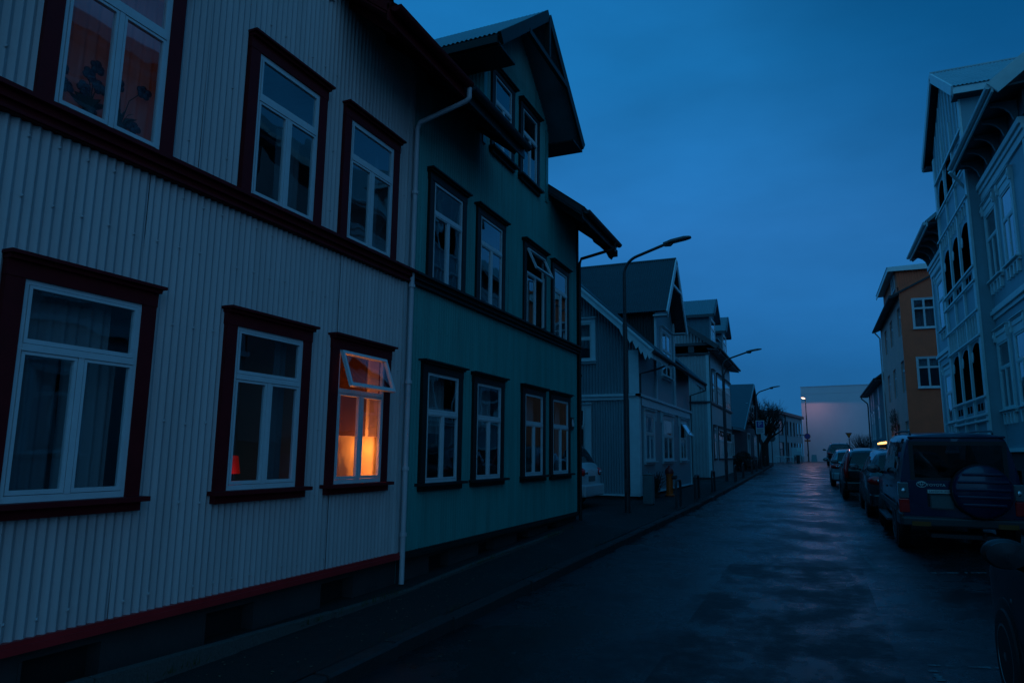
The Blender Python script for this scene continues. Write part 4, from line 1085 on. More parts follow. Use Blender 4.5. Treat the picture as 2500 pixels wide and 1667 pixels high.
for (a, b_, x0) in ((16.6, 21.3, xe), (26.1, 30.75, xe), (21.3, 26.1, 5.4)):
    z0 = ze + .08 + sl * (x0 - xe)
    r.slab([(x0, a, z0), (x0, b_, z0), (xr, b_, zrid), (xr, a, zrid)], (-.05, 0, .07)); r.corr((x0 - .06, a, z0 + .08), (0, 1, 0), (1, 0, sl), b_ - a, math.hypot(xr - x0, zrid - z0), .1, .012)
r.slab([(14.1, 16.6, ze), (14.1, 30.75, ze), (xr, 30.75, zrid), (xr, 16.6, zrid)], (0, 0, .07)); r.build('roof', M_vroof, H)
b = MB(); b.beam((xe - .02, 16.58, ze + .04), (xr, 16.58, zrid - .03), .05, .30); b.beam((xe - .02, 30.77, ze + .04), (xr, 30.77, zrid - .03), .05, .30); b.beam((xe - .02, 16.6, ze + .04), (xe - .02, 21.3, ze + .04), .04, .16); b.beam((xe - .02, 26.1, ze + .04), (xe - .02, 30.75, ze + .04), .04, .16)
b.tube([(xe - .09, 16.6, ze + .09), (xe - .09, 21.3, ze + .09)], .06, 8); b.tube([(xe - .09, 26.2, ze + .09), (xe - .09, 30.75, ze + .09)], .06, 8)
b.build('barge_board', M_vtrim, H, split=True)
downpipe(H, [(xe - .07, 21.45, ze + .06), (4.38, 22.0, 7.25), (4.40, 22.08, 6.9), (4.40, 22.08, .3), (4.40, 22.08, -1.1)], .045, M_vtrim, [(4.40, 22.08, z) for z in (5.6, 3.2, 1.6)])
M_deep = mat('veranda_inner_shade', (.010, .014, .016), .8, var=.2)  # near-black colour stands in for the shade inside the veranda
# veranda front: posts, arched openings, balustrades, panels
XV = 4.2; FV = facade((XV, 0), (0, 1), (-1, 0)); v0, v1 = 21.35, 26.05
bays = [(21.62, 22.92), (23.07, 24.33), (24.48, 25.78)]
def arch(a0, a1, zs, rise):
    c = (a0 + a1) / 2; w = (a1 - a0) / 2
    return lambda a: zs + rise * math.sqrt(max(0, 1 - ((a - c) / w) ** 2)) * (1.0 if abs(a - c) < w * .999 else 0)
gc = (v0 + v1) / 2; zg = 11.9
ho = []
for (a, b) in bays:
    ho.append((a, b, 1.62, arch(a, b, 2.72, .38))); ho.append((a, b, 5.10, arch(a, b, 6.05, .45)))
    for z in (1.26, 4.80):
        w = (b - a - .12) / 3
        for k in range(3): ho.append((a + .06 + k * w, a + .06 + k * w + w - .08, z, z + .20))
h3 = [(a + .1, b - .1, 7.95, arch(a + .1, b - .1, 8.62 if i == 1 else 8.35, .5)) for i, (a, b) in enumerate(bays)]
W = MB(FV); W.wall(v0, v1, -1.6, 6.95, ho); W.wall(v0, v1, 6.95, lambda a: zg - .12 - .67 * abs(a - gc), h3)
for s in (v0, v1 - .04): W.box(s, s + .04, -.9, -.004, -1.6, 10.2)
W.build('veranda_front', M_veranda, H)
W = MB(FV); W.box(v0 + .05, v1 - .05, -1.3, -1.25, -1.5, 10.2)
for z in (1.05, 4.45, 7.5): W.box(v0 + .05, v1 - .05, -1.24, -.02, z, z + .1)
W.box(v0 + .05, v0 + .07, -1.24, -.02, -1.5, 10.0); W.box(v1 - .07, v1 - .05, -1.24, -.02, -1.5, 10.0)  # dark side panels added to blacken the openings
W.build('veranda_shade_panels', M_deep, H)
p = MB(FV)
for a in (v0 - .02, 22.93, 24.34, v1 - .25):
    w = .27 if a in (v0 - .02, v1 - .25) else .13
    p.box(a, a + w, .001, .06, .2, 6.93); p.box(a + .02, a + w - .02, .001, .05, 6.95, 9.9)
for z in (.95, 1.10, 1.56, 3.18, 3.86, 4.66, 5.04, 7.0, 7.85):
    p.box(v0 - .02, v1 + .02, .0605, .10, z, z + .055)
for z0_, z1_ in ((3.24, 3.86), (6.62, 7.0)):
    for k in range(13): p.box(v0 + .2 + k * .355, v0 + .24 + k * .355, .001, .05, z0_, z1_)
for k in range(9): p.box(v0 + .5 + k * .44, v0 + .53 + k * .44, .001, .03, 8.95, zg - .3 - .67 * abs(v0 + .5 + k * .44 - gc))
# pierced tracery hanging in the arches
for (a, b) in bays:
    for zt_ in (2.75, 6.08):
        for s in (a + .10, b - .10): p.ball((s, .0, zt_ + .02), .09, .03, .16, 8, 5)
p.beam((v0 + .1, .05, 9.0), (v1 - .1, .05, 9.0), .05, .08)
p.build('veranda_posts', M_vtrim, H)
xo = 3.98; zl = 9.98; w = 2.9; xb = 9.5
r = MB()
for s in (-1, 1):
    r.slab([(xo, gc + .2, zg), (xo, gc + .2 + s * w, zl), (xb, gc + .2 + s * w, zl), (xb, gc + .2, zg)], (0, s * .03, .06))
    u = Vector((0, s * w, zl - zg)); r.corr((xo - .02, gc + .2 + s * .03, zg + .085), (1, 0, 0), tuple(u), 5.5, u.length + .04, .1, .014)
r.tube([(xo - .02, gc + .2, zg + .09), (xb, gc + .2, zg + .09)], .06, 8)
r.build('gable_roof', M_vroof, H)
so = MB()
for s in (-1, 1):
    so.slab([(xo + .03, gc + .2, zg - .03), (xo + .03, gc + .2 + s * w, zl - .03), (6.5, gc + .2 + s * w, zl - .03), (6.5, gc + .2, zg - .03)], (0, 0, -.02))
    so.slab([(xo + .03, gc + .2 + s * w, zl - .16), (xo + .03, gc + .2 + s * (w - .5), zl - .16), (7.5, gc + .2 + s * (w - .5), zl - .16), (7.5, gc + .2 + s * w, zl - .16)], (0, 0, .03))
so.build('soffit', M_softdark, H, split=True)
b = MB()
for s in (-1, 1):
    b.beam((xo - .02, gc + .2, zg - .04), (xo - .02, gc + .2 + s * (w + .02), zl - .05), .05, .26)
    b.beam((xo, gc + .2 + s * (w + .0), zl - .06), (7.5, gc + .2 + s * (w + .0), zl - .06), .06, .18)
b.build('barge_board', M_vtrim, H, split=True)
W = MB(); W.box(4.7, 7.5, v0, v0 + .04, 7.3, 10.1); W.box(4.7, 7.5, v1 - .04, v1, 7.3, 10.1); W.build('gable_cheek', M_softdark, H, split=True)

# ------------------------------------------------------------------ plain house beyond the right edge, mirrored in the windows
H = thing('townhouse', 'plain grey townhouse next to the ornate house, mostly outside the picture on the right', 'house', (4.5, 8, -1.5))
hs = []
for a in (5.4, 8.2, 11.4):
    for z in (-.1, 2.9, 5.8): hs.append(window(H, FR, a0=a, a1=a + 1.15, z0=z, z1=z + 1.75, casing=M_bluetrim, curtains=[(0, .3, 0, 1, C_net)]))
W = MB(FR); W.wall(4.5, 13.6, -1.9, 8.3, hs); W.box(4.5, 13.6, -8, -7.9, -1.9, 8.3); W.box(4.5, 4.55, -8, 0, -1.9, 8.3); W.box(13.55, 13.6, -8, 0, -1.9, 8.3); W.box(4.6, 13.5, -7.8, -.3, 2.4, 2.5); W.box(4.6, 13.5, -7.8, -.3, 5.3, 5.4)
W.build('wall', M_grey, H)
r = MB(); r.slab([(4.05, 4.2, 8.25), (4.05, 13.8, 8.25), (8.4, 13.8, 11.4), (8.4, 4.2, 11.4)], (-.06, 0, .08)); r.slab([(12.8, 4.2, 8.25), (12.8, 13.8, 8.25), (8.4, 13.8, 11.4), (8.4, 4.2, 11.4)], (0, 0, .09)); r.box(4.05, 4.5, 4.3, 13.75, 8.1, 8.24)
r.build('roof', M_blueroof, H)
MB(FR).box(4.45, 13.62, -.03, .10, 2.35, 2.5).box(4.45, 13.62, -.03, .10, 5.25, 5.4).box(4.45, 13.62, -.03, .07, -1.0, -.9).build('belt_course', M_bluetrim, H, split=True)

# ------------------------------------------------------------------ ochre house
H = ochre_house = thing('rendered_house', 'ochre orange rendered house of three storeys with square windows on its end wall', 'house', (4.5, 46, -1.0))
y0, y1 = 41.0, 52.6
FG = facade((0, y0), (1, 0), (0, -1))
hg = []; hf = []
for z in (3.51, 6.61):
    hg.append(window(H, FG, a0=5.04, a1=6.14, z0=z, z1=z + 1.62, cs=.03, hd=.03, tr=.33, vm=1, casing=M_frame, cap=0, sill=.02, fw=.06, apron=False, depth=.08, n=-.03,
                     curtains=[(0, 1, 0, 1, C_warm)] if z > 5 else [(0, .9, .72, 1, C_net)]))
for (a, b) in ((41.1, 42.6), (45.2, 46.7), (48.6, 50.1)):
    for z, zt in ((6.4, 7.95), (3.38, 5.08), (.3, 1.9)):
        hf.append(window(H, FR, a0=a, a1=b, z0=z, z1=zt, cs=.05, hd=.05, casing=M_ochre_lit, cap=0, sill=.03, n=-.12, tr=.3, apron=False, curtains=[(.1, .9, 0, .9, C_dark)]))
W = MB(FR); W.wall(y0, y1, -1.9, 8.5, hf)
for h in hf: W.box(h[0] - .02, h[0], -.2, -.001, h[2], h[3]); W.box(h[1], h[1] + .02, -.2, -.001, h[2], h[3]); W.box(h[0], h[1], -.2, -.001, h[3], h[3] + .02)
W.build('wall', M_ochre_lit, H)
W = MB(FG); W.wall(4.5, 11.5, -1.9, lambda a: 8.75 + .50 * min(a - 4.3, 99), hg); W.build('end_wall', M_ochre, H)
W = MB(FG); W.add([(4.5, -.005, 8.9), (4.5, .004, 9.85), (8.2, .004, 9.85), (8.2, .004, 10.7)], [(0, 1, 2)]); 
W.corr((4.42, .012, 8.86), (1, 0, 0), (0, 0, 1), 2.0, 1.05, .12, .012, clip=lambda a: 1.05, clip0=lambda a: min(1.04, max(0, (a - .1) * .5)))
W.box(4.42, 4.45, -7.2, -.02, 8.6, 9.86)
W.build('dormer_cheek', M_ochre, H)
S = MB(); S.box(11.4, 11.5, y0 + .01, y1, -1.9, 10); S.box(4.52, 11.5, y1 - .04, y1, -1.9, 9); S.box(4.7, 11.3, y0 + .1, y1 - .1, 2.8, 2.9); S.box(4.7, 11.3, y0 + .1, y1 - .1, 5.9, 6.0); S.box(4.7, 11.3, y0 + .1, y1 - .1, 8.5, 8.6); S.build('back_wall', M_ochre, H)
r = MB(); r.slab([(4.12, y0 - .1, 8.36), (4.12, y1 + .1, 8.36), (11, y1 + .1, 11.8), (11, y0 - .1, 11.8)], (-.03, 0, .08)); r.build('roof', M_softdark, H)
r = MB(); r.slab([(4.03, y0 - .22, 9.86), (4.03, 48.2, 9.86), (9, 48.2, 10.0), (9, y0 - .22, 10.0)], (0, 0, .09)); r.corr((4.0, y0 - .22, 9.965), (0, 1, 0), (1, 0, .028), 7.4, 5, .1, .012)
r.box(4.02, 4.05, y0 - .22, 48.2, 9.70, 9.86); r.box(4.03, 9, y0 - .24, y0 - .20, 9.72, 9.95)
r.build('dormer_roof', M_vtrim, H)
window(H, facade((4.42, 0), (0, 1), (-1, 0)), a0=41.6, a1=43.1, z0=8.9, z1=9.7, cs=.05, hd=.05, tr=0, cap=0, sill=0, n=.01)
so = MB(); so.slab([(4.12, y0 - .1, 8.34), (4.12, y1 + .1, 8.34), (4.5, y1 + .1, 8.5), (4.5, y0 - .1, 8.5)], (0, 0, -.03)); so.tube([(4.06, y0 - .1, 8.38), (4.06, y1 + .1, 8.38)], .08, 8); so.build('gutter', M_softdark, H)
downpipe(H, [(4.08, 52.3, 8.34), (4.42, 52.45, 7.9), (4.42, 52.45, -.9)], .05, M_vtrim)
# hanging plant on the ochre wall
vn = thing('wall_plant', 'dark straggly climbing plant hanging on the pale ochre front above the parked cars', 'plant', (4.35, 46.4, 1.2))
lf = MB(); tw = MB()
for k in range(230):
    z = random.betavariate(2.2, 2) * 1.75 + 1.0; s = .16 + .42 * math.exp(-((z - 2.25) / .35) ** 2); y = 46.4 + random.gauss(0, s); x = 4.34 + random.uniform(-.16, .1)
    a = random.random() * 6; q = .07 * random.uniform(.6, 1.3)
    lf.add([(x, y - q, z), (x + .03, y, z - q), (x - .02, y + q, z), (x - .02, y, z + q * 1.3)], [(0, 1, 2, 3)])
tw.tube([(4.44, 46.45, .4), (4.40, 46.35, 1.2), (4.42, 46.5, 2.0), (4.4, 46.4, 2.8)], .02, 5)
lf.build('leaf', M_leaf, vn, recalc=False); tw.build('stem', M_twig, vn)

# ------------------------------------------------------------------ small grey blue house
H = thing('timber_house', 'small grey blue plank house with dark roof beyond the ochre house', 'house', (4.5, 60, -.7))
hs = []
for (a, b, z, zt) in ((64.1, 65.3, 1.35, 3.55), (62.2, 63.4, 1.35, 3.65), (57.2, 58.4, 1.4, 3.7)):
    hs.append(window(H, FR, a0=a, a1=b, z0=z, z1=zt, cs=.14, hd=.28, ornate=False, casing=M_vtrim, cap=.12, curtains=[(.1, .9, .1, .9, C_net)]))
W = MB(FR); W.wall(53.4, 67.4, -1.2, 5.45, hs); W.box(53.4, 67.4, -7, -6.9, -1.2, 5.4); W.box(67.35, 67.4, -7, 0, -1.2, 5.4)
k = 53.5
while k < 67.2:
    if not any(h[0] - .2 < k < h[1] + .2 for h in hs): W.box(k, k + .05, .001, .03, -.6, 5.3)
    k += .42
W.build('wall', M_smallblue, H)
r = MB(); r.slab([(4.02, 53.0, 5.18), (4.02, 68.6, 5.18), (8, 68.6, 8.2), (8, 53.0, 8.2)], (-.05, 0, .1)); r.slab([(12, 53, 5.18), (12, 68.6, 5.18), (8, 68.6, 8.2), (8, 53, 8.2)], (0, 0, .1)); r.box(4.0, 4.5, 53, 68.5, 5.1, 5.17); r.tube([(3.95, 53, 5.22), (3.95, 68.6, 5.22)], .08, 8); r.build('roof', M_softdark, H)
downpipe(H, [(3.97, 68.3, 5.2), (3.97, 68.2, 5.0), (4.36, 67.3, 4.5), (4.38, 67.25, 4.2), (4.38, 67.25, -.6)], .055, M_softdark)

# ------------------------------------------------------------------ far end: grey office, windowless pale building
s9, c9 = math.sin(R(9)), math.cos(R(9))
H = thing('office_building', 'long grey blue two storey building with tall narrow windows at the far junction', 'building', (-3, 72, -.7))
FO_ = facade((-1.25, 84), (s9, c9), (c9, -s9))
hs = []
wa = [(-12.1, -9.9)] + [(-8.3 + k * 1.72, -8.3 + k * 1.72 + .86) for k in range(5)]
for (a, b) in wa:
    for z, zt in ((-.1 if b - a > 1 else -.5, 1.35), (2.0, 3.5)):
        hs.append(window(H, FO_, a0=a, a1=b, z0=z, z1=zt, cs=.04, hd=.04, cap=0, sill=.03, casing=M_greytrim, frame=M_greytrim, mull=2 if b - a > 1 else 0, tr=.5 if b - a > 1 else 0, n=-.1, apron=False))
W = MB(FO_); W.wall(-12.8, .3, -1.2, 4.0, hs); W.box(-12.8, .3, -8, -7.9, -1.2, 4); W.box(-12.8, .2, -7.8, -.4, 1.5, 1.6); W.box(-12.7, .1, -.62, -.6, -1.2, 3.9); W.build('wall', M_office, H)
W = MB(FO_); W.box(-19.5, -12.801, -7.5, .12, -1.2, 3.7); W.box(-19.5, -12.8, .1201, .14, .4, .5); W.build('side_wing', M_officepale, H)
MB(FO_).box(-13, .3, -8, .25, 4.0, 4.28).box(-19.7, -13.01, -7.6, .2, 3.7, 3.95).build('roof', M_greytrim, H)
MB(FO_).tube([(-9.1, .08, -.7), (-9.1, .08, 4)], .06, 8).tube([(-12.6, .08, -.7), (-12.6, .08, 4)], .06, 8).build('downpipe', M_greytrim, H)
H = thing('windowless_building', 'large pale windowless block wall closing the end of the street', 'building', (2.5, 87, -.7))
FP = facade((-1.22, 88), (math.cos(R(10)), -math.sin(R(10))), (-math.sin(R(10)), -math.cos(R(10))))
W = MB(FP); W.box(0, 13, -9, 0, -1.2, 7.93); W.build('wall', M_pale, H)
t = MB(FP); t.box(-.02, 13, .001, .02, 7.14, 7.17); t.box(-.05, 13.05, -9.05, .05, 7.93, 8.0); t.build('coping', M_pale, H)
# ------------------------------------------------------------------ street lamps
def lamp_post(label, x, y, z, h, arm, lit=False, bend=.62):
    """tapered steel column with a bent arm towards the road (+x) and a flat lantern"""
    t = thing('street_lamp', label, 'street lamp', (0, 0, 0), 'street lamps along the left pavement')
    lower = h * .74
    p = MB().tube([(0, 0, 0), (0, 0, .12), (0, 0, .121), (0, 0, lower - .05), (0, 0, lower)], [.08, .08, .066, .058, .045], 14)
    p.build('pole', M_postdark, t, smooth=50)
    pts = [(0, 0, lower - .02), (0, 0, h - .42)]
    for k in range(1, 9):
        a = k / 8 * R(72); pts.append((bend * (1 - math.cos(a)) * 1.05, 0, h - .42 + bend * math.sin(a)))
    ex, ez = pts[-1][0], pts[-1][2]
    d = (math.sin(R(72)), math.cos(R(72)))
    pts.append((ex + arm * d[0], 0, ez + arm * d[1]))
    MB().tube(pts, [.043] * 2 + [.036] * (len(pts) - 2), 12).build('arm', M_postdark, t, smooth=50)
    e = pts[-1]
    ang = R(9)
    def FH(a, k, q): return (e[0] - .05 + a * math.cos(ang) - q * math.sin(ang), k, e[2] + a * math.sin(ang) + q * math.cos(ang))
    hm = MB(FH)
    prof = [(0, .035, .045), (.10, .06, .05), (.2, .11, .055), (.50, .12, .05), (.62, .09, .03), (.66, .04, .02)]
    vs = []; 
    for (a, w, q) in prof: vs += [(a, -w, -.01), (a, w, -.01), (a, w * .75, q), (a, -w * .75, q)]
    fs = [(0, 1, 2, 3)] + [(i * 4 + j, i * 4 + (j + 1) % 4, i * 4 + 4 + (j + 1) % 4, i * 4 + 4 + j) for i in range(len(prof) - 1) for j in range(4)] + [tuple(range(len(vs) - 4, len(vs)))[::-1]]
    hm.add(vs, fs); hm.tube([(.02, 0, -.03), (.16, 0, -.045), (.22, 0, -.02)], [.035, .05, .03], 8)
    L_ = hm.build('lantern', M_steel, t)
    if lit: MB(FH).box(.14, .60, -.12, .12, -.06, -.012).build('lens', emit_mat('lit_lamp_lens', (1, .55, .38), 5), t)
    else: MB(FH).box(.24, .56, -.08, .08, -.018, -.0102).build('lens', M_clearlens, t)
    d = MB(); d.box(-.004, .004, -.088, -.084, .5, .8) if False else d.box(-.04, .04, -.1, -.07, .55, .85); d.build('door', M_steel, t)
    t.location = (x, y, z)
    return t
lamp_post('tall dark unlit street lamp beside the teal house, nearest of the street lamps', -4.02, 16.0, -1.42, 6.11, .72, bend=.45)
lamp_post('dark unlit street lamp in front of the pale grey house', -3.62, 32.0, -1.2, 5.45, .80, bend=.45)
lamp_post('slim unlit street lamp beside the bare tree and parking sign', -3.42, 48.6, -.92, 5.10, .62, bend=.45)
l4 = lamp_post('distant lit street lamp glowing orange in front of the pale windowless wall', -.72, 84, -.63, 6.95, .0, True, .40)
l4.rotation_euler = (0, 0, R(250))
sp = bpy.data.lights.new('street_light', 'SPOT'); sp.energy = 46; sp.color = (1, .46, .42); sp.spot_size = R(180); sp.spot_blend = .08; sp.shadow_soft_size = .12
so_ = bpy.data.objects.new('street_light', sp); COL.objects.link(so_); so_.location = (-.45, 85.2, 6.1); so_.rotation_euler = (R(1.5), 0, 0)

# ------------------------------------------------------------------ hoop bollards
def hoop(label, y, x=None, lean=0):
    t = thing('hoop_bollard', label, 'bollard', (0, 0, 0), 'hoop bollards along the kerb')
    pts = [(0, -.32, -.05), (0, -.32, .56)] + [(0, -.32 + .12 - .12 * math.cos(a), .56 + .13 * math.sin(a)) for a in (R(30), R(60), R(90))] + [(0, .20 + .12 * math.sin(a), .56 + .13 * math.cos(a)) for a in (0.001, R(30), R(60))] + [(0, .32, .56), (0, .32, -.05)]
    MB().tube(pts, .032, 10).build('hoop', M_postdark, t, smooth=50)
    MB().lathe([(.06, 0), (.06, .015)], 12, (0, -.32, 0)).lathe([(.06, 0), (.06, .015)], 12, (0, .32, 0)).build('base_plate', M_steel, t, split=True)
    x = x if x is not None else kerb_left(y) + .0 - .24
    t.location = (x, y, pav_left(x, y)); t.rotation_euler = (0, lean, 0)
    return t
for y, lb in ((18.3, 'dark steel hoop bollard at the kerb nearest the grey cabinet'), (21.2, 'dark hoop bollard on the kerb beside the yellow hydrant'), (24.6, 'dark hoop bollard at the kerb in front of the pale blue house end'),
              (31.4, 'dark hoop bollard on the kerb under the second street lamp'), (35.0, 'dark hoop bollard on the kerb outside the grey house'), (40.0, 'dark hoop bollard on the kerb in front of the brown hedge'),
              (43.2, 'dark hoop bollard on the kerb before the parking sign'), (47.4, 'small dark hoop bollard between parking sign and bare tree'), (51.5, 'small dark hoop bollard at the kerb in front of the bare tree'), (55.0, 'farthest small hoop bollard near the round sign')):
    hoop(lb, y)

# ------------------------------------------------------------------ cabinet, hydrant
x, y = -4.03, 18.3; z = pav_left(x, y)
t = thing('utility_cabinet', 'grey green metal service cabinet standing at the corner of the pale blue house', 'cabinet', (x, y, z))
M_cab = mat('grey_green_cabinet_paint', (.085, .14, .15), .5, var=.2, scale=5)
MB().box(x - .125, x + .125, y - .14, y + .14, z, z + .74).build('body', M_cab, t, bevel=.02)
MB().box(x - .135, x + .135, y - .15, y + .15, z + .741, z + .775).build('lid', M_cab, t, bevel=.012)
MB().box(x - .1, x + .1, y - .146, y - .1402, z + .06, z + .70).box(x - .03, x + .03, y - .150, y - .1465, z + .62, z + .67).build('door', M_cab, t)
x, y = -4.08, 21.4; z = pav_left(x, y)
t = thing('fire_hydrant', 'yellow fire hydrant with a red cap against the pale blue house', 'hydrant', (x, y, z))
M_hy = mat('yellow_hydrant_paint', (.80, .085, .008), .45, var=.2, scale=10); M_hr = mat('red_hydrant_paint', (.30, .02, .02), .4, var=.2, scale=10)
MB().lathe([(.14, 0), (.14, .05), (.105, .07), (.10, .60), (.12, .62), (.12, .66)], 20, (x, y, z)).build('barrel', M_hy, t, smooth=40)
MB().lathe([(.125, .661), (.135, .70), (.12, .78), (.08, .84), (.04, .865), (.04, .90), (.02, .91)], 20, (x, y, z)).build('cap', M_hr, t, smooth=40)
MB().tube([(x, y, z + .56), (x + .19, y - .03, z + .56)], [.06, .055], 14).tube([(x + .19, y - .03, z + .56), (x + .22, y - .035, z + .56)], .068, 14).build('outlet', M_steel, t, smooth=40)
MB().lathe([(.15, 0), (.15, .03)], 18, (x, y, z - .01)).build('foot', M_hr, t)

# ------------------------------------------------------------------ signs
def round_profile(r, n=28): return [(r * math.cos(2 * PI * i / n), r * math.sin(2 * PI * i / n)) for i in range(n)]
M_signblue = mat('sign_blue', (.010, .045, .26), .4, var=0); M_signred = mat('sign_red', (.40, .02, .02), .4, var=0); M_signyel = mat('sign_yellow', (.90, .13, .004), .4, var=0)
M_signwhite = mat('sign_white', (.50, .54, .60), .4, var=0); M_signback = mat('sign_back_metal', (.13, .19, .21), .45, .3, var=.1)
x, y = -3.05, 45.6; z = pav_left(x, y)
t = thing('parking_sign', 'white and blue parking sign with letter P and lines of small print', 'sign', (x, y, z))
FQ = facade((x, y), (1, 0), (0, -1))
MB().tube([(x, y + .03, z), (x, y + .03, 2.12)], .03, 10).build('pole', M_steel, t, smooth=50)
Q = MB(FQ).box(-.25, .25, .0, .02, 1.30, 2.12).build('plate', M_signwhite, t, bevel=.004)
MB(FQ).box(-.20, .20, .0205, .026, 1.68, 2.07).build('blue_panel', M_signblue, Q)
text_mesh('letter', 'P', .40, M_signwhite, Q, Matrix.Translation((x - .01, y - .028, 1.875)) @ Matrix.Rotation(PI / 2, 4, 'X'), .001)
l = MB(FQ)
for k in range(6): l.box(-.19, .19 - .06 * (k % 3 == 2), .0205, .023, 1.60 - k * .048, 1.62 - k * .048)
l.build('small_print', M_greytrim, Q)
x, y = -2.98, 56.3; z = pav_left(x, y)
t = thing('round_sign', 'round traffic sign seen from its grey back on a thin pole', 'sign', (x, y, z))
MB().tube([(x, y, z), (x, y, 1.5)], .03, 8).build('pole', M_steel, t, smooth=50)
MB(facade((x, y), (1, 0), (0, -1))).prism([(a, 1.28 + b) for a, b in round_profile(.27)], .03, .05).build('plate', M_signback, t)
# signs on the far lamp post
lx, ly = -.72, 83.85
FQ = facade((lx, ly), (1, 0), (0, -1))
t = thing('no_parking_sign', 'round blue sign with a red rim on the distant lit lamp post', 'sign', (lx, ly - .1, 1.7))
MB(FQ).prism([(a, 2.12 + b) for a, b in round_profile(.32)], .10, .115).build('rim', M_signred, t)
MB(FQ).prism([(a, 2.12 + b) for a, b in round_profile(.26)], .1155, .122).build('plate', M_signblue, t)
MB(FQ).beam((-.18, .124, 2.30), (.18, .124, 1.94), .004, .05, up=(1, 0, 1)).build('bar', M_signred, t)
t = thing('warning_plate', 'small yellow plate with red border under the round blue sign', 'sign', (lx, ly - .1, 1.5))
MB(FQ).box(-.30, .30, .10, .115, 1.55, 1.73).build('border', M_signred, t); MB(FQ).box(-.26, .26, .1155, .12, 1.575, 1.705).build('plate', M_signyel, t); MB(FQ).box(-.2, .2, .1205, .123, 1.62, 1.66).build('lettering', M_plastic, t)
t = thing('street_name_sign', 'narrow white street name sign pointing left from the lit lamp post', 'sign', (lx - .5, ly, 2.1))
MB(FQ).box(-1.05, -.06, .06, .08, 2.16, 2.34).build('plate', M_signwhite, t); MB(FQ).box(-.95, -.14, .0805, .083, 2.23, 2.27).build('lettering', M_greytrim, t)
x, y = 2.46, 60.5; z = prz(x, y)
t = thing('give_way_sign', 'yellow and red triangular give way sign on a leaning pole', 'sign', (x, y, z))
MB().tube([(x + .14, y, z), (x, y, 1.36)], .03, 8).build('pole', M_steel, t, smooth=50)
tri = lambda s: [(-.23 * s, .17 * s), (.23 * s, .17 * s), (0, -.23 * s)]
MB(facade((x, y), (1, 0), (0, -1))).prism([(a, 1.62 + b * 1.05) for a, b in tri(1.05)], .03, .045).build('border', M_signred, t)
MB(facade((x, y), (1, 0), (0, -1))).prism([(a, 1.63 + b * 1.05) for a, b in tri(.70)], .0455, .052).build('plate', M_signyel, t)

# ------------------------------------------------------------------ far odds and ends
t = thing('rail_fence', 'low white tubular rail fence across the far side of the junction', 'fence', (-2.5, 66, -.6))
MB().tube([(-3.25, 66, -.10), (-1.72, 66, -.12)], .035, 8).build('rail', M_frame, t)
for xx in (-3.2, -2.5, -1.78): MB().tube([(xx, 66, -.7), (xx, 66, -.1)], .03, 8).build('post', M_frame, t)
t = thing('info_board', 'white rectangular notice board behind the rail fence', 'board', (-1.45, 67, -.6))
MB().box(-1.95, -1.10, 67, 67.04, -.05, .72).build('panel', M_signwhite, t); MB().box(-1.5, -1.14, 66.985, 66.999, .38, .68).build('notice', M_vtrim, t)
MB().box(-1.92, -1.87, 67.0, 67.04, -.7, -.051).box(-1.18, -1.13, 67.0, 67.04, -.7, -.051).build('leg', M_frame, t)
t = thing('bike_rack', 'blue grey tubular bicycle rack with a bin in it, left of the lit lamp', 'rack', (-1.45, 66.5, -.6))
m = MB()
for a in (-1.72, -1.42, -1.12):
    m.tube([(a, 66.4, -.66), (a, 66.4, .02)], .025, 6)
m.tube([(-1.72, 66.4, .02), (-1.12, 66.4, .02)], .025, 6); m.tube([(-1.72, 66.4, -.25), (-1.12, 66.4, -.25)], .02, 6)
m.build('frame', M_steel, t)
o = MB().lathe([(.14, -.65), (.16, .02), (.13, .06)], 12, (-1.42, 66.65, 0)).build('litter_bin', M_plastic, None, smooth=40); tag(o, 'black round litter bin behind the tubular rack', 'bin')
t = thing('sandwich_board', 'small dark folding pavement board at the foot of the lit lamp', 'board', (-.3, 80, -.6))
MB().slab([(-.45, 79.8, -.63), (.15, 79.8, -.63), (.08, 80.05, .12), (-.38, 80.05, .12)], (0, .03, 0)).slab([(-.45, 80.35, -.63), (.15, 80.35, -.63), (.08, 80.10, .12), (-.38, 80.10, .12)], (0, .03, 0)).build('panel', M_signback, t)
# amber light on a post near the small house
t = thing('amber_beacon', 'glowing amber light bar on a dark post behind the parked cars', 'lamp', (3.72, 47.5, -.8))
MB().box(3.58, 3.98, 47.4, 47.6, .38, .70).box(3.72, 3.80, 47.46, 47.54, -.95, .379).build('post', M_plastic, t)
M_amb = emit_mat('amber_glow', (1, .42, .10), 5)
MB().tube([(3.47, 47.45, .76), (3.62, 47.45, .79), (3.95, 47.45, .84)], [.04, .06, .065], 10).build('light_bar', M_amb, t)
la = bpy.data.lights.new('amber_light', 'POINT'); la.energy = .5; la.color = (1, .42, .12); la.shadow_soft_size = .1
lo = bpy.data.objects.new('amber_light', la); COL.objects.link(lo); lo.location = (3.7, 47.1, .85)
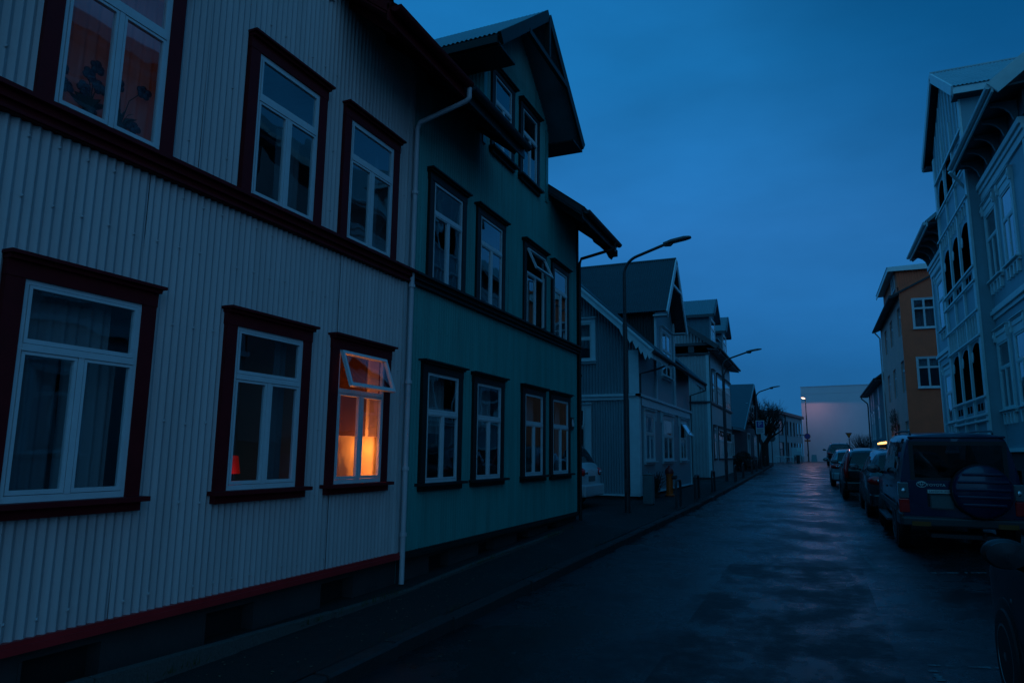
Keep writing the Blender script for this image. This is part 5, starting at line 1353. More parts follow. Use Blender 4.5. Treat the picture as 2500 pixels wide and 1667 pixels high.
# ------------------------------------------------------------------ bare trees and shrubs
def bare_tree(name, label, cat, base, trunk_pts, r0, limbs, depth, twig, seed, spread=.5, group=None):
    rnd = random.Random(seed)
    t = thing(name, label, cat, base, group)
    tr = MB(); cr = MB()
    tr.tube(trunk_pts, [r0 * (1 - .12 * i) for i in range(len(trunk_pts))], 10)
    def grow(p, d, L, r, lv):
        pts = [p]; q = p.copy(); dd = d.copy()
        n = 4
        for k in range(n):
            dd = (dd + Vector((rnd.gauss(0, .16), rnd.gauss(0, .16), rnd.gauss(0.05, .12)))).normalized(); q = q + dd * L / n; pts.append(q.copy())
        (tr if lv >= depth - 1 else cr).tube(pts, [r * (1 - .5 * k / n) for k in range(n + 1)], 6 if lv >= depth - 1 else 4, False)
        if lv > 0:
            for k in range(rnd.randint(3, 4) if lv > 1 else twig):
                i = rnd.randint(2, n); o = pts[i]
                nd = (dd + Vector((rnd.gauss(0, spread), rnd.gauss(0, spread), rnd.gauss(.12, spread * .6)))).normalized()
                grow(o, nd, L * rnd.uniform(.6, .85), max(.007, r * .48), lv - 1)
    for (p, d, L, r) in limbs: grow(Vector(p), Vector(d).normalized(), L, r, depth)
    tr.build('trunk', M_bark, t); cr.build('crown', M_twig, t)
    return t
zb = pav_left(-3.35, 53)
lm = [((-3.40, 53.6, .55), (-.30, 0, 1.1), 1.2, .15), ((-3.30, 53.6, .55), (.17, 0, 1.1), 1.3, .19)]
for k in range(15):
    an = k * 2.4; sp_ = .25 + .75 * ((k * 7) % 15) / 15
    lm.append(((-3.12 + .05 * math.cos(an), 53.6 + .05 * math.sin(an), 1.35 + .55 * ((k * 4) % 15) / 15), (math.cos(an) * sp_, math.sin(an) * sp_, 1.0 - .45 * sp_), 1.0, .055))
for k in range(5):
    an = k * 1.26 + .4; lm.append(((-3.68, 53.6, 1.35 + .1 * k), (math.cos(an) * .7 - .3, math.sin(an) * .6, .8), .75, .05))
bare_tree('bare_tree', 'leafless forked street tree with a dense round crown of twigs', 'tree', (-3.4, 53.6, zb), [(-3.4, 53.6, zb - .1), (-3.38, 53.6, zb + .8), (-3.34, 53.6, zb + 1.5)], .34, lm, 3, 5, 11, .50)
def bush(name, label, base, n, h, spread, seed, group=None):
    rnd = random.Random(seed); t = thing(name, label, 'shrub', base, group); m = MB()
    for k in range(n):
        a = rnd.uniform(0, 2 * PI); s = spread * rnd.uniform(.2, 1); hh = h * rnd.uniform(.5, 1)
        p = [Vector(base) + Vector((rnd.gauss(0, .06), rnd.gauss(0, .06), 0))]
        for j in range(1, 5): p.append(Vector(base) + Vector((math.cos(a) * s * (j / 4) ** 1.2 + rnd.gauss(0, .025), math.sin(a) * s * (j / 4) ** 1.2 + rnd.gauss(0, .025), hh * j / 4)))
        m.tube(p, [.012, .010, .008, .006, .004], 4, False)
        for j in (2, 3):
            q = p[j]; m.tube([q, q + Vector((rnd.gauss(0, .14), rnd.gauss(0, .14), h * .16))], [.006, .003], 4, False)
    m.build('twigs', M_twig, t); return t
bush('bare_shrub', 'low bare shrub between the grey cabinet and the yellow hydrant', (-4.28, 20.3, -1.22), 70, .75, .3, 3)
bush('bare_shrub', 'rounded bare bush at the far corner before the small grey blue house', (4.0, 69, -.6), 260, 2.7, 1.5, 5)
t = thing('hedge', 'dense low brown hedge in front of the dark timber house', 'hedge', (-4.1, 45.5, -1.0)); lf = MB(); tw = MB()
for k in range(3600):
    y = random.uniform(43.9, 48.0); u = random.uniform(0, PI); rr = random.uniform(.75, 1.06); x = -4.15 + .55 * rr * math.cos(u) + .05 * math.sin(y * 5); z = -1.0 + (1.08 + .12 * math.sin(y * 2.1)) * rr * math.sin(u) ** .7
    q = random.uniform(.03, .06); v1_ = Vector((random.gauss(0, 1), random.gauss(0, 1), random.gauss(0, 1))).normalized() * q; v2_ = Vector((random.gauss(0, 1), random.gauss(0, 1), random.gauss(0, 1))).normalized() * q
    c = Vector((x, y, z)); lf.raw([tuple(c + v1_), tuple(c + v2_), tuple(c - v1_), tuple(c - v2_)], [(0, 1, 2, 3)])
for k in range(120):
    y = random.uniform(44, 47.9); tw.tube([(-4.15, y, -1.05), (-4.15 + random.gauss(0, .2), y + random.gauss(0, .1), random.uniform(-.3, .1))], [.015, .006], 4, False)
lf.build('foliage', M_hedge, t, recalc=False); tw.build('branches', M_twig, t)
# ------------------------------------------------------------------ cars
def catmull(p0, p1, p2, p3, t):
    return .5 * ((2 * p1) + (p2 - p0) * t + (2 * p0 - 5 * p1 + 4 * p2 - p3) * t * t + (3 * p1 - p0 - 3 * p2 + p3) * t ** 3)

def car_surface(st, nu=6, nv=4):
    """stations (y, zlow, zbelt, zroof, wlow, wbelt, wroof) -> dense grid of half sections; returns grid[i][j] (x>=0), ys"""
    def section(s):
        y, zl, zb, zr, wl, wb, wr = s
        hm = zl + (zb - zl) * .45
        return [Vector((wl * .86, y, zl)), Vector((wl * .985, y, zl + .05)), Vector((max(wl, wb) * 1.0, y, hm)), Vector((wb, y, zb - .05)), Vector((wb * .985, y, zb)),
                Vector((wb * .985 + (wr - wb * .985) * .5 + .012, y, zb + (zr - zb) * .5)), Vector((wr, y, zr - (zr - zb) * .10)), Vector((wr * .86, y, zr - (zr - zb) * .01)), Vector((wr * .45, y, zr + .018)), Vector((0, y, zr + .024))]
    secs = [section(s) for s in st]
    us = []
    for i in range(len(secs) - 1):
        a, b, c, d = secs[max(0, i - 1)], secs[i], secs[i + 1], secs[min(len(secs) - 1, i + 2)]
        for k in range(nu):
            t = k / nu
            us.append([b[j].lerp(c[j], t) * .35 + catmull(a[j], b[j], c[j], d[j], t) * .65 for j in range(10)])
    us.append(secs[-1])
    grid = []
    for r in us:
        row = []
        for j in range(9):
            a, b, c, d = r[max(0, j - 1)], r[j], r[j + 1], r[min(9, j + 2)]
            for k in range(nv):
                t = k / nv; row.append(b.lerp(c, t) * .45 + catmull(a, b, c, d, t) * .55)
        row.append(r[9]); grid.append(row)
    return grid

def wheel(P, x, y, r, w, side, spokes=5, turn=0):
    T = thing('tmp', None, None) if False else None
    Rm = Matrix.Translation((x, y, r)) @ Matrix.Rotation(turn, 4, 'Z')
    def FW(a, k, q):
        v = Rm @ Vector((a * side, k, q)); return (v.x, v.y, v.z)
    m = MB(FW); ri = r * .66
    m.lathe([(ri, -w), (r * .94, -w), (r, -w * .8), (r, -w * .15), (r * .94, 0), (ri + .01, .004)], 28, (0, 0, 0), 'x')
    tyre = m.build('wheel', M_tyre, P, smooth=40)
    m = MB(FW); m.lathe([(ri, -.06), (ri, .004), (ri * .93, .006), (ri * .90, -.03)], 28, (0, 0, 0), 'x'); m.lathe([(r * .14, -.04), (r * .13, .0), (.02, .008)], 14, (0, 0, 0), 'x')
    for k in range(spokes):
        t = 2 * PI * k / spokes + .3
        c, s_ = math.cos(t), math.sin(t); px, pz = -s_, c
        w0, w1 = .045, .03
        vs = []
        for d_ in (-.035, -.006):
            for (rr, ww) in ((r * .1, w0), (ri * .96, w1)):
                vs += [(d_, c * rr + px * ww, s_ * rr + pz * ww), (d_, c * rr - px * ww, s_ * rr - pz * ww)]
        m.add(vs, [(0, 1, 3, 2), (4, 6, 7, 5), (0, 2, 6, 4), (1, 5, 7, 3), (0, 4, 5, 1), (2, 3, 7, 6)])
    m.build('rim', M_rim, tyre, smooth=30)
    MB(FW).lathe([(ri * .95, -.10), (.02, -.10)], 20, (0, 0, 0), 'x').build('brake_disc', M_black, tyre)

def make_car(name, label, st, paint, loc, glass_u, screen_u, rear_u, wheels, wr=.31, rotz=0, group=None, tail='hatch', mirror_y=None, roofrails=False, lower=None, spokes=5, front_turn=0, rear_hole=None, trim=None, antenna=None, L=None):
    T = thing(name, label, 'car', (0, 0, 0), group)
    nu, nv = 6, 4
    g = car_surface(st, nu, nv); nI = len(g); nJ = len(g[0])
    # glass cells: side (between belt and roof edge), windscreen and rear screen on the upper surface
    JS0, JS1 = 4 * nv + 1, 6 * nv            # side glass band
    JT = 6 * nv + 2                           # screens from here to the centre
    gl = {}
    for i in range(nI - 1):
        y = (g[i][0].y + g[i + 1][0].y) / 2
        for j in range(nJ - 1):
            if JS0 <= j < JS1:
                for k, (a, b) in enumerate(glass_u):
                    if a <= y <= b: gl[(i, j)] = 'side_window'
            if j >= JT - 1:
                if screen_u and screen_u[0] <= y <= screen_u[1]: gl[(i, j)] = 'windscreen'
                if rear_u and rear_u[0] <= y <= rear_u[1]: gl[(i, j)] = 'rear_window'
    body = MB(); glass = {}
    for s in (1, -1):
        base = len(body.v)
        for row in g:
            for p in row: body.v.append(Vector((p.x * s, p.y, p.z)))
        for i in range(nI - 1):
            for j in range(nJ - 1):
                f = (base + i * nJ + j, base + (i + 1) * nJ + j, base + (i + 1) * nJ + j + 1, base + i * nJ + j + 1)
                k = gl.get((i, j))
                if k is None: body.f.append(f)
                else:
                    m = glass.setdefault(k, MB()); q = [body.v[v] for v in f]; kk = len(m.v); m.v += q; m.f.append((kk, kk + 1, kk + 2, kk + 3))
    # end caps and floor
    for (i, key) in ((0, 'rear'), (nI - 1, 'front')):
        row = g[i]
        if key == 'rear' and rear_hole:
            x0, x1, z0, z1 = rear_hole
            out = [(p.x, p.z) for p in row]
            def zt(a, o=out):
                a = abs(a); best = o[-1][1]
                for (xa, za), (xb, zb) in zip(o[::-1], o[::-1][1:]):
                    if xa <= a <= xb + 1e-6 and xb > xa: best = za + (zb - za) * (a - xa) / (xb - xa); break
                    if xb >= a: best = zb
                return best
            xm = max(p[0] for p in out)
            y0_ = row[0].y
            cap = MB(lambda a, k, z: (a, y0_ - k, z))
            cap.wall(-xm + .002, xm - .002, row[0].z, zt, [rear_hole])
            body.raw([tuple(v) for v in cap.v], cap.f)
        else:
            vs = [tuple(p) for p in row] + [(-p.x, p.y, p.z) for p in row[::-1][1:]]
            body.raw(vs, [tuple(range(len(vs)))])
    fl = []
    for row in g[::3]: fl.append(row[0])
    vs = []; fs = []
    for p in fl: vs += [(p.x, p.y, p.z), (-p.x, p.y, p.z)]
    for i in range(len(fl) - 1): fs.append((2 * i, 2 * i + 1, 2 * i + 3, 2 * i + 2))
    body.raw(vs, fs)
    B = body.build('body', paint, T, smooth=42)
    bm = bmesh.new(); bm.from_mesh(B.data); bmesh.ops.remove_doubles(bm, verts=bm.verts, dist=.0005); bmesh.ops.recalc_face_normals(bm, faces=bm.faces[:]); bm.to_mesh(B.data); bm.free()
    for k, m in glass.items():
        o = m.build(k, CARGLASS, T, smooth=50, split=True)
    # pillar-black behind the side glass edges, seats
    s = MB()
    y_f = (screen_u[0] if screen_u else 2.5)
    for yy in (y_f - .75, y_f - 1.65):
        for xx in (-.38, .38):
            s.box(xx - .22, xx + .22, yy - .12, yy + .02, .5, st[2][2] + .12); s.ball((xx, yy - .08, st[2][2] + .22), .13, .06, .10, 10, 6)
    s.build('seat', M_interior, T, smooth=40)
    # sill and wheel arches
    wa = MB()
    wide = max(max(q[4], q[5]) for q in st)
    for yy in wheels:
        for sd in (1, -1):
            ii = min(range(nI), key=lambda i: abs(g[i][0].y - yy)); xx = max(p.x for p in g[ii][:12])
            wa.lathe([(wr * 1.16, xx - .06), (wr * 1.16, xx + .006), (wr * 1.12, xx + .010), (.02, xx + .004)] if sd > 0 else [(wr * 1.16, -xx + .06), (wr * 1.16, -xx - .006), (wr * 1.12, -xx - .010), (.02, -xx - .004)], 30, (0, yy, wr + .01), 'x')
    wa.build('wheel_arch', M_plastic, T, smooth=40, split=True)
    for n_, yy in enumerate(wheels):
        for sd in (1, -1):
            ii = min(range(nI), key=lambda i: abs(g[i][0].y - yy)); xx = max(p.x for p in g[ii][:12])
            wheel(T, sd * (xx + .022), yy, wr, .20, sd, spokes, front_turn if n_ == 1 else 0)
    if mirror_y:
        ii = min(range(nI), key=lambda i: abs(g[i][0].y - mirror_y)); zb = st[2][2]; xx = max(p.x for p in g[ii][12:20])
        for sd in (1, -1):
            m = MB(); m.ball((sd * (xx + .15), mirror_y, zb + .10), .125, .07, .085, 14, 8); m.beam((sd * (xx - .02), mirror_y + .02, zb + .03), (sd * (xx + .08), mirror_y, zb + .06), .05, .05)
            M_ = m.build('mirror', trim or paint, T, smooth=True)
            MB().lathe([(.10, mirror_y - .062), (.02, mirror_y - .066)], 18, (sd * (xx + .155), 0, zb + .10), 'y', (1, .72)).build('mirror_glass', M_mglass, M_)
    if roofrails:
        m = MB(); yr0, yr1 = roofrails
        for sd in (1, -1):
            ii = [min(range(nI), key=lambda i, q=q: abs(g[i][0].y - q)) for q in (yr0, (yr0 + yr1) / 2, yr1)]
            pts = [Vector((sd * g[i][-9].x, g[i][0].y, g[i][-9].z + .05)) for i in ii]
            m.tube([pts[0] - Vector((0, .08, .05))] + pts + [pts[2] + Vector((0, .08, -.05))], .016, 8)
        m.build('roof_rail', M_steel, T, smooth=50)
    if antenna:
        MB().tube([(0, antenna, st[3][3]), (0, antenna - .05, st[3][3] + .14)], .008, 5).build('aerial', M_plastic, T)
    T.location = loc; T.rotation_euler = (math.atan(.018), 0, rotz)
    T['_g'] = 0; del T['_g']
    return T, g

P_navy = mat('navy_car_paint', (.003, .012, .052), .3, .2, var=.05, scale=2, coat=.6)
P_dkgrey = mat('dark_grey_car_paint', (.035, .042, .048), .28, .3, var=.05, coat=.6)
P_steelblue = mat('steel_grey_car_paint', (.05, .065, .075), .26, .3, var=.05, coat=.6)
P_black = mat('black_car_paint', (.012, .013, .015), .25, .2, var=.05, coat=.6)
P_white = mat('white_car_paint', (.50, .53, .56), .3, .1, var=.04, coat=.5)
P_light = mat('light_silver_car_paint', (.30, .34, .37), .3, .3, var=.05, coat=.5)
M_champ = mat('grey_cladding_paint', (.035, .042, .045), .4, .2, var=.08)

# --- boxy navy off-roader with covered spare wheel
suv_st = [(0.0, .46, 1.10, 1.80, .80, .835, .665), (.10, .42, 1.10, 1.845, .82, .85, .685), (1.0, .40, 1.10, 1.875, .83, .86, .70), (2.5, .40, 1.08, 1.865, .83, .86, .70), (2.95, .40, 1.07, 1.78, .83, .86, .68),
          (3.5, .40, 1.06, 1.13, .83, .85, .70), (4.25, .42, 1.00, 1.04, .82, .84, .72), (4.45, .48, .86, .90, .76, .78, .66)]
cx = 2.04; cy = 12.95; cz = road_z(1.6, 14.2) - .018 * 1.3
suv_st = [(a, b, c, d, e * .97, f * .97, h * .97) for (a, b, c, d, e, f, h) in suv_st]
T, g = make_car('offroad_car', 'boxy navy blue off-road car with ribbed spare wheel cover on its tail', suv_st, P_navy, (cx, cy, cz), [(.30, .98), (1.08, 1.92), (2.0, 2.9)], (2.98, 3.45), None, (.88, 3.52), .36,
    mirror_y=2.98, trim=P_black, roofrails=(.5, 2.4), front_turn=R(-14), rear_hole=(-.62, .62, 1.16, 1.70), group='cars parked along the right kerb', antenna=None)
def q(m, mt, name, par=None, **k): return m.build(name, mt, par or T, **k)
TB = Vector((0, 0, 0))
w = MB(); w.quad((-.62, .004, 1.16), (.62, .004, 1.16), (.62, .004, 1.70), (-.62, .004, 1.70)); RW = q(w, CARGLASS, 'rear_window', recalc=False)
f = MB(); f.box(-.66, -.60, -.012, .0, 1.13, 1.74); f.box(.60, .66, -.012, 0, 1.13, 1.74); f.box(-.60, .60, -.012, 0, 1.13, 1.17); f.box(-.60, .60, -.012, 0, 1.68, 1.74); q(f, M_plastic, 'seal', RW)
# tailgate seams, cladding, bumper
f = MB(); f.box(-.72, .72, -.010, -.001, .58, 1.125); TG = q(f, P_navy, 'tailgate', bevel=.008)
f = MB(); f.box(-.45, -.02, -.016, -.0102, .72, .97); q(f, P_black, 'plate_recess', TG)
f = MB(); f.box(-.40, -.10, -.030, -.0162, .70, .90); PL = q(f, M_plate, 'number_plate', TG, bevel=.004)
f = MB()
for (a0, a1, z0, z1) in ((-.42, -.08, .895, .915), (-.42, -.08, .685, .705), (-.42, -.40, .705, .895), (-.10, -.08, .705, .895)): f.box(a0, a1, -.036, -.0302, z0, z1)
q(f, M_steel, 'plate_frame', TG)
f = MB(); f.box(-.78, .78, -.02, .06, .44, .57); f.box(-.84, .84, -.13, .10, .42, .565); f.box(-.86, -.79, -.10, .45, .42, .62); f.box(.79, .86, -.10, .45, .42, .62); BU = q(f, M_champ, 'bumper', bevel=.03)
f = MB(); f.box(-.70, -.44, -.142, -.1302, .43, .50); f.box(.44, .70, -.142, -.1302, .43, .50); q(f, M_amberlens, 'reflector', BU, split=True)
f = MB(); f.box(-.45, .45, -.12, .4, .26, .32); f.tube([(.25, -.1, .30), (.25, -.2, .30), (.25, -.2, .36)], .02, 8); q(f, M_plastic, 'tow_bar')
for s in (-1, 1):
    a0, a1 = (-.85, -.70) if s < 0 else (.70, .85)
    f = MB(); f.box(a0, a1, -.022, .12, .84, 1.09); LL = q(f, M_clearlens, 'tail_lamp', bevel=.015)
    f = MB(); f.box(a0, a1, -.024, .12, .62, .835); q(f, M_redlens, 'red_lens', LL, bevel=.015)
    f = MB(); f.ball(((a0 + a1) / 2, -.022, .96), .035, .012, .04, 10, 6); q(f, M_chrome, 'bulb_reflector', LL)
# spare wheel in a ribbed hard cover
sx, sz, sr = .27, .98, .40
f = MB(); f.lathe([(sr * .98, -.02), (sr, -.06), (sr, -.19), (sr * .97, -.225), (sr * .90, -.245), (.02, -.25)], 36, (sx, 0, sz), 'y'); SP = q(f, P_navy, 'spare_wheel_cover', smooth=35)
f = MB()
for k in range(5):
    zz = sz - .22 + k * .115; hw = math.sqrt(max(.01, (sr * .9) ** 2 - (zz - sz) ** 2))
    f.box(sx - hw, sx + hw, -.268, -.244, zz, zz + .045)
q(f, P_navy, 'cover_rib', SP, bevel=.012)
f = MB(); f.lathe([(sr + .012, -.05), (sr + .02, -.10), (sr + .012, -.15)], 36, (sx, 0, sz), 'y'); q(f, M_tyre, 'tyre', SP, smooth=40)
# emblem of three ovals, lettering and badge
def oval(m, cx_, cz_, rx, rz, th, y=-.018):
    n = 28
    o_ = [(cx_ + rx * math.cos(2 * PI * i / n), cz_ + rz * math.sin(2 * PI * i / n)) for i in range(n)]; i_ = [(cx_ + (rx - th) * math.cos(2 * PI * i / n), cz_ + (rz - th) * math.sin(2 * PI * i / n)) for i in range(n)]
    vs = [(a, y, b) for a, b in o_] + [(a, y, b) for a, b in i_] + [(a, y + .008, b) for a, b in o_]
    m.add(vs, [(i, (i + 1) % n, n + (i + 1) % n, n + i) for i in range(n)] + [(i, (i + 1) % n, 2 * n + (i + 1) % n, 2 * n + i) for i in range(n)])
f = MB(); oval(f, -.515, 1.065, .072, .048, .009); oval(f, -.515, 1.075, .022, .040, .008, -.019); oval(f, -.515, 1.082, .048, .022, .008, -.020); q(f, M_badge, 'emblem', TG, split=True)
XR = Matrix.Rotation(PI / 2, 4, 'X')
text_mesh('lettering', 'TOYOTA', .055, M_badge, TG, Matrix.Translation((-.32, -.014, 1.055)) @ XR, .003, xs=1.15)
f = MB(); f.box(-.44, -.10, -.024, -.0165, .93, .985) ; BD = q(f, M_badge, 'badge', TG)
text_mesh('badge_lettering', 'LANDCRUISER', .046, M_plastic, BD, Matrix.Translation((-.27, -.026, .955)) @ XR, .002, xs=1.0)
f = MB(); f.box(-.66, .66, -.025, .10, 1.79, 1.825); q(f, P_navy, 'roof_lip', bevel=.015)
f = MB()
for k in range(5): f.box(-.868, -.862, .12, .24, 1.14 + k * .025, 1.15 + k * .025)
q(f, M_plastic, 'side_vent')
f = MB()
for s in (-1, 1): f.box(s * .862, s * .872, .25, 3.1, .62, .72); f.box(s * .80, s * .93, 1.3, 3.1, .36, .40)
q(f, M_champ, 'side_moulding', split=True)
for s in (-1, 1): q(MB().box(s * .86, s * .885, 1.55, 1.72, .93, .965), M_plastic, 'door_handle')

def rear_details(T, g, w, zl, zb, zr, lamp='cluster', paint=None, plate=True):
    """bumper, plate, lamps and wiper for a hatchback tail"""
    m = MB(); m.box(-w * .92, w * .92, -.10, .2, zl + .06, zl + .34); m.box(-w, -w * .92, -.04, .5, zl + .08, zl + .34); m.box(w * .92, w, -.04, .5, zl + .08, zl + .34); m.build('bumper', paint or M_plastic, T, bevel=.04)
    m = MB(); m.box(-.26, .26, -.016, .0, zb - .30, zb - .17); m.build('number_plate', M_plate, T, bevel=.004)
    for s in (-1, 1):
        if lamp == 'tall':
            m = MB(); m.tube([(s * w * .90, -.03, zb - .28), (s * w * .92, .0, zb), (s * w * .86, .14, zb + .25), (s * w * .78, .30, zr - .10)], [.06, .075, .06, .045], 8); m.build('tail_lamp', M_redlens, T, smooth=True)
        else:
            m = MB(); m.ball((s * w * .80, .05, zb - .08), .20, .10, .11, 14, 8); LL = m.build('tail_lamp', M_redlens, T, smooth=True)
            m = MB()
            for k in range(3): m.ball((s * (w * .72 - k * .07 + .04), -.052, zb - .085), .03, .012, .045, 8, 5)
            m.build('bulb_reflector', M_chrome, LL, smooth=True)
hatch_st = [(0.0, .34, .86, .90, .70, .77, .66), (.08, .26, .96, 1.00, .78, .82, .66), (.32, .22, .98, 1.40, .84, .86, .60), (.62, .20, .98, 1.50, .85, .87, .62), (2.0, .20, .97, 1.54, .85, .87, .63), (2.45, .20, .96, 1.46, .85, .87, .60),
            (3.15, .20, .95, 1.02, .85, .86, .66), (3.85, .24, .84, .90, .82, .83, .62), (4.15, .34, .62, .66, .66, .68, .5)]
def scaled(st, ky, kz, kx): return [(a * ky, b * (1 if kz < 1.02 else 1.0), c * kz, d * kz, e * kx, f * kx, g_ * kx) for (a, b, c, d, e, f, g_) in st]
def hatch(label, x, y, paint, ky=1.0, kz=1.0, kx=1.0, lamp='cluster', rotz=0, mirror=True, rails=False, group='cars parked along the right kerb', name='parked_car', ant=None, mtrim=None, z=None):
    st = scaled(hatch_st, ky, kz, kx)
    zz = z if z is not None else road_z(x - .4, y + 2) - .018 * 2
    T, g = make_car(name, label, st, paint, (x, y, zz), [(.62 * ky, 1.3 * ky), (1.38 * ky, 2.15 * ky), (2.22 * ky, 2.75 * ky)], (2.52 * ky, 3.08 * ky), (.10 * ky, .36 * ky), (.72 * ky, 3.3 * ky), .31 * (1 if kz < 1.05 else 1.1),
        rotz, group, mirror_y=2.55 * ky if mirror else None, roofrails=(.9 * ky, 2.1 * ky) if rails else False, antenna=ant, trim=mtrim)
    rear_details(T, g, .85 * kx, .22, .93 * kz, 1.5 * kz, lamp, paint)
    return T
hatch('dark grey hatchback parked directly ahead of the navy off-road car', 1.98, 18.4, P_dkgrey, 1.02, 1.02, 1.04, rails=False, ant=.9)
hatch('tall black estate car with slim upright red tail lamps, third in the parked row', 1.68, 24.7, P_black, 1.1, 1.03, 1.06, 'tall', rails=True, ant=1.1)
hatch('small light silver car ahead of the tall black estate car', 1.42, 31.6, P_light, .95, .96, 1.0)
hatch('dark car farthest up the road at the head of the parked row', 1.72, 58.5, P_black, 1.06, 1.12, 1.05, rails=True, ant=.95)
# white hatchback backed into the gap between the teal and pale blue houses
hatch('white hatchback in the gap between the teal and pale blue houses, only its tail showing', -5.08, 16.65, P_white, 1.0, 1.0, 1.0, rotz=R(90), group=None, name='parked_car', z=pav_left(-5.5, 16.6) - .02)
wc = bpy.data.objects[[o.name for o in bpy.data.objects if o.get('label', '').startswith('white hatchback')][0]]
MB().lathe([(.055, -.012), (.055, -.02), (.045, -.024)], 20, (0, .06, .90), 'y').build('emblem', M_signblue, wc)
# near car at the right edge: facing up the street, seen past its left door mirror
near_st = [(0.0, .34, .86, .90, .70, .77, .66), (.10, .26, .96, 1.00, .78, .82, .66), (.48, .22, .98, 1.38, .84, .86, .60), (.85, .20, .98, 1.46, .85, .87, .62), (2.0, .20, .96, 1.48, .85, .87, .63), (2.35, .20, .95, 1.40, .85, .87, .60),
           (3.0, .20, .93, .99, .85, .86, .68), (3.75, .22, .82, .87, .83, .83, .64), (4.05, .32, .60, .64, .66, .68, .5)]
ny = 2.47
T, g = make_car('parked_car', 'near black car at the bottom right corner showing its door mirror and front wheel', near_st, mat('black_blue_car_paint', (.004, .005, .008), .4, 0, var=.05, coat=0, spec=.45), (1.95, ny, road_z(1.5, ny + 2) + .0), [(.62, 1.3), (1.38, 2.15), (2.22, 2.7)], (2.42, 2.95), (.16, .5), (.70, 3.22), .31,
    group='cars parked along the right kerb')
rear_details(T, g, .85, .22, .93, 1.5, 'cluster')
for s in (-1, 1):
    m = MB(); m.ball((s * .95, 2.62, 1.04), .125, .075, .088, 20, 12); m.beam((s * .84, 2.66, .96), (s * .93, 2.63, 1.0), .05, .06); MM = m.build('mirror', M_plastic, T, smooth=True)
    m = MB(); m.lathe([(.106, 2.552), (.104, 2.548), (.02, 2.546)], 26, (s * .952, 0, 1.04), 'y', (1, .72)); m.build('mirror_glass', M_mglass, MM)
    m = MB(); m.ball((s * .853, 3.02, .70), .012, .035, .02, 10, 6); m.build('side_repeater', M_clearlens, T, smooth=True)
    m = MB(); m.ball((s * .60, 3.93, .66), .16, .12, .08, 14, 8); m.build('headlamp', M_clearlens, T, smooth=True)
# ------------------------------------------------------------------ sky, sun, camera
SUN_EL, SUN_ROT = 2.0, 150.0
w = bpy.data.worlds.new('World'); SC.world = w; w.use_nodes = True
nt = w.node_tree; N = nt.nodes; L = nt.links
bg = N['Background']
sk = N.new('ShaderNodeTexSky'); sk.sky_type = 'NISHITA'; sk.sun_disc = False; sk.sun_elevation = R(SUN_EL); sk.sun_rotation = R(SUN_ROT); sk.altitude = 0; sk.air_density = 1.0; sk.dust_density = 1.0; sk.ozone_density = 3.0
bw = N.new('ShaderNodeRGBToBW')
L.new(sk.outputs[0], bw.inputs[0])
tc = N.new('ShaderNodeTexCoord'); nz = N.new('ShaderNodeTexNoise'); nz.inputs['Scale'].default_value = 3.0; nz.inputs['Detail'].default_value = 5; nz.inputs['Roughness'].default_value = .5
mp = N.new('ShaderNodeMapping'); mp.inputs['Scale'].default_value = (1, 1, 2.6)
L.new(tc.outputs['Generated'], mp.inputs['Vector']); L.new(mp.outputs[0], nz.inputs['Vector'])
# dusk cloud sheet: blue everywhere, a little greener overhead and greyer low down
sep = N.new('ShaderNodeSeparateXYZ'); L.new(tc.outputs['Generated'], sep.inputs[0])
cr = N.new('ShaderNodeValToRGB'); L.new(sep.outputs['Z'], cr.inputs[0])
E_ = cr.color_ramp.elements
E_[0].position = 0.0; E_[0].color = (.013, .115, .30, 1); E_[1].position = 1.0; E_[1].color = (.0045, .150, .42, 1)
for p, c in ((.12, (.012, .118, .33, 1)), (.30, (.020, .165, .46, 1)), (.50, (.010, .165, .45, 1))):
    e = E_.new(p); e.color = c
mr = N.new('ShaderNodeMapRange'); mr.inputs['From Min'].default_value = .3; mr.inputs['From Max'].default_value = .7; mr.inputs['To Min'].default_value = .89; mr.inputs['To Max'].default_value = 1.17
L.new(nz.outputs['Fac'], mr.inputs[0])
mx = N.new('ShaderNodeMix'); mx.data_type = 'RGBA'; mx.blend_type = 'MULTIPLY'; mx.inputs['Factor'].default_value = 1; L.new(cr.outputs[0], mx.inputs['A']); L.new(mr.outputs[0], mx.inputs['B'])
nrm = N.new('ShaderNodeMix'); nrm.data_type = 'RGBA'; nrm.blend_type = 'MULTIPLY'; nrm.inputs['Factor'].default_value = 1
flat = N.new('ShaderNodeMix'); flat.data_type = 'RGBA'; flat.inputs['Factor'].default_value = .9; flat.inputs['B'].default_value = (1, 1, 1, 1)
SKY_GAIN = 1.0
sc_ = N.new('ShaderNodeMath'); sc_.operation = 'MULTIPLY'; sc_.inputs[1].default_value = 1.0
L.new(bw.outputs[0], sc_.inputs[0]); L.new(sc_.outputs[0], flat.inputs['A'])
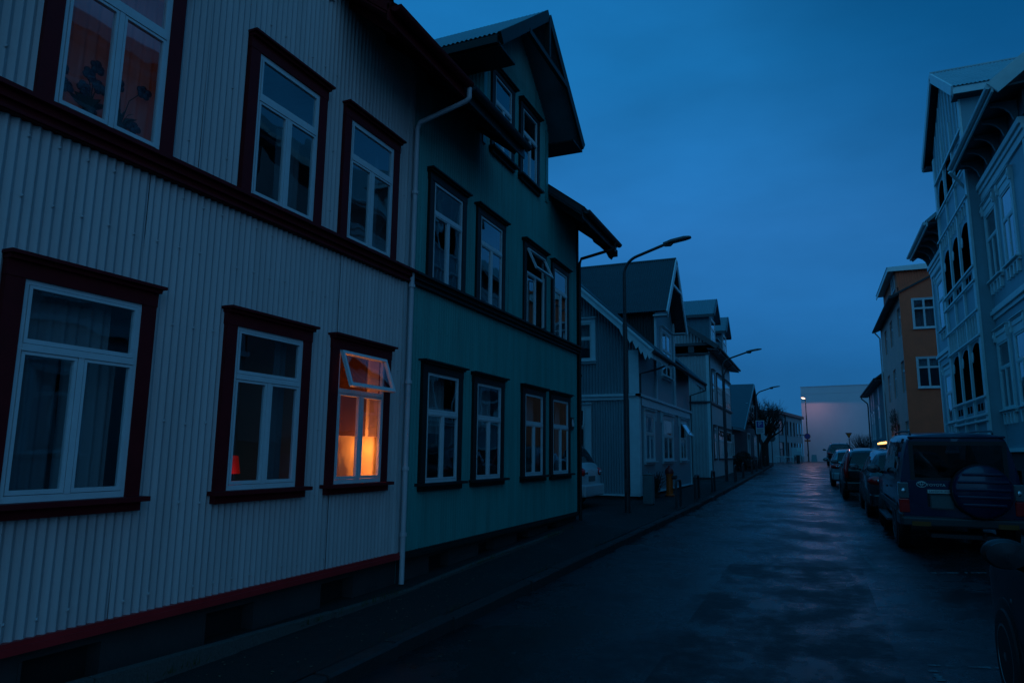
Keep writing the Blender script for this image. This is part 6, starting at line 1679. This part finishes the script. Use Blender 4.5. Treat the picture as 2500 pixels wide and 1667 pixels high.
# behind the camera the sky is made paler to light the walls; upper right darkened like lens falloff
def toward(d, f0, f1, col, src):
    d = Vector(d).normalized()
    dt = N.new('ShaderNodeVectorMath'); dt.operation = 'DOT_PRODUCT'; dt.inputs[1].default_value = tuple(d); L.new(tc.outputs['Generated'], dt.inputs[0])
    q = N.new('ShaderNodeMapRange'); q.interpolation_type = 'SMOOTHSTEP'; q.inputs['From Min'].default_value = f0; q.inputs['From Max'].default_value = f1; L.new(dt.outputs['Value'], q.inputs[0])
    w_ = N.new('ShaderNodeMix'); w_.data_type = 'RGBA'; w_.inputs['A'].default_value = (1, 1, 1, 1); w_.inputs['B'].default_value = (*col, 1); L.new(q.outputs[0], w_.inputs['Factor'])
    m_ = N.new('ShaderNodeMix'); m_.data_type = 'RGBA'; m_.blend_type = 'MULTIPLY'; m_.inputs['Factor'].default_value = 1; L.new(src, m_.inputs['A']); L.new(w_.outputs['Result'], m_.inputs['B'])
    return m_.outputs['Result']
res = toward((.25, -1, .15), -.25, .6, (2.7, 1.5, 1.15), mx.outputs['Result'])
res = toward((.32, .75, .60), .90, 1.0, (.2, .46, .50), res)
L.new(res, nrm.inputs['A']); L.new(flat.outputs['Result'], nrm.inputs['B'])
L.new(nrm.outputs['Result'], bg.inputs['Color']); bg.inputs['Strength'].default_value = 1.0
sl_ = bpy.data.lights.new('dusk_sun', 'SUN'); sl_.energy = .035; sl_.angle = R(60); sl_.color = (1, .72, .62)
so_ = bpy.data.objects.new('dusk_sun', sl_); COL.objects.link(so_)
so_.rotation_euler = (R(90 - 25), 0, R(60))
yaw, pitch, roll = R(23.5), R(9.1), R(.64)
fw = Vector((-math.sin(yaw) * math.cos(pitch), math.cos(yaw) * math.cos(pitch), math.sin(pitch)))
rt = Vector((math.cos(yaw), math.sin(yaw), 0)); up = rt.cross(fw)
r2 = rt * math.cos(roll) + up * math.sin(roll); u2 = -rt * math.sin(roll) + up * math.cos(roll)
cam = bpy.data.cameras.new('camera'); co = bpy.data.objects.new('camera', cam); COL.objects.link(co)
cam.sensor_width = 36; cam.lens = 24.34; cam.clip_start = .05; cam.clip_end = 3000
co.matrix_world = Matrix(((r2.x, u2.x, -fw.x, 0), (r2.y, u2.y, -fw.y, 0), (r2.z, u2.z, -fw.z, 0), (0, 0, 0, 1)))
SC.camera = co
SC.view_settings.view_transform = 'Standard'; SC.view_settings.look = 'None'; SC.view_settings.exposure = 0; SC.view_settings.gamma = 1
SC.cycles.use_denoising = True
SC.cycles.max_bounces = 8; SC.cycles.transparent_max_bounces = 16; SC.cycles.sample_clamp_indirect = 3
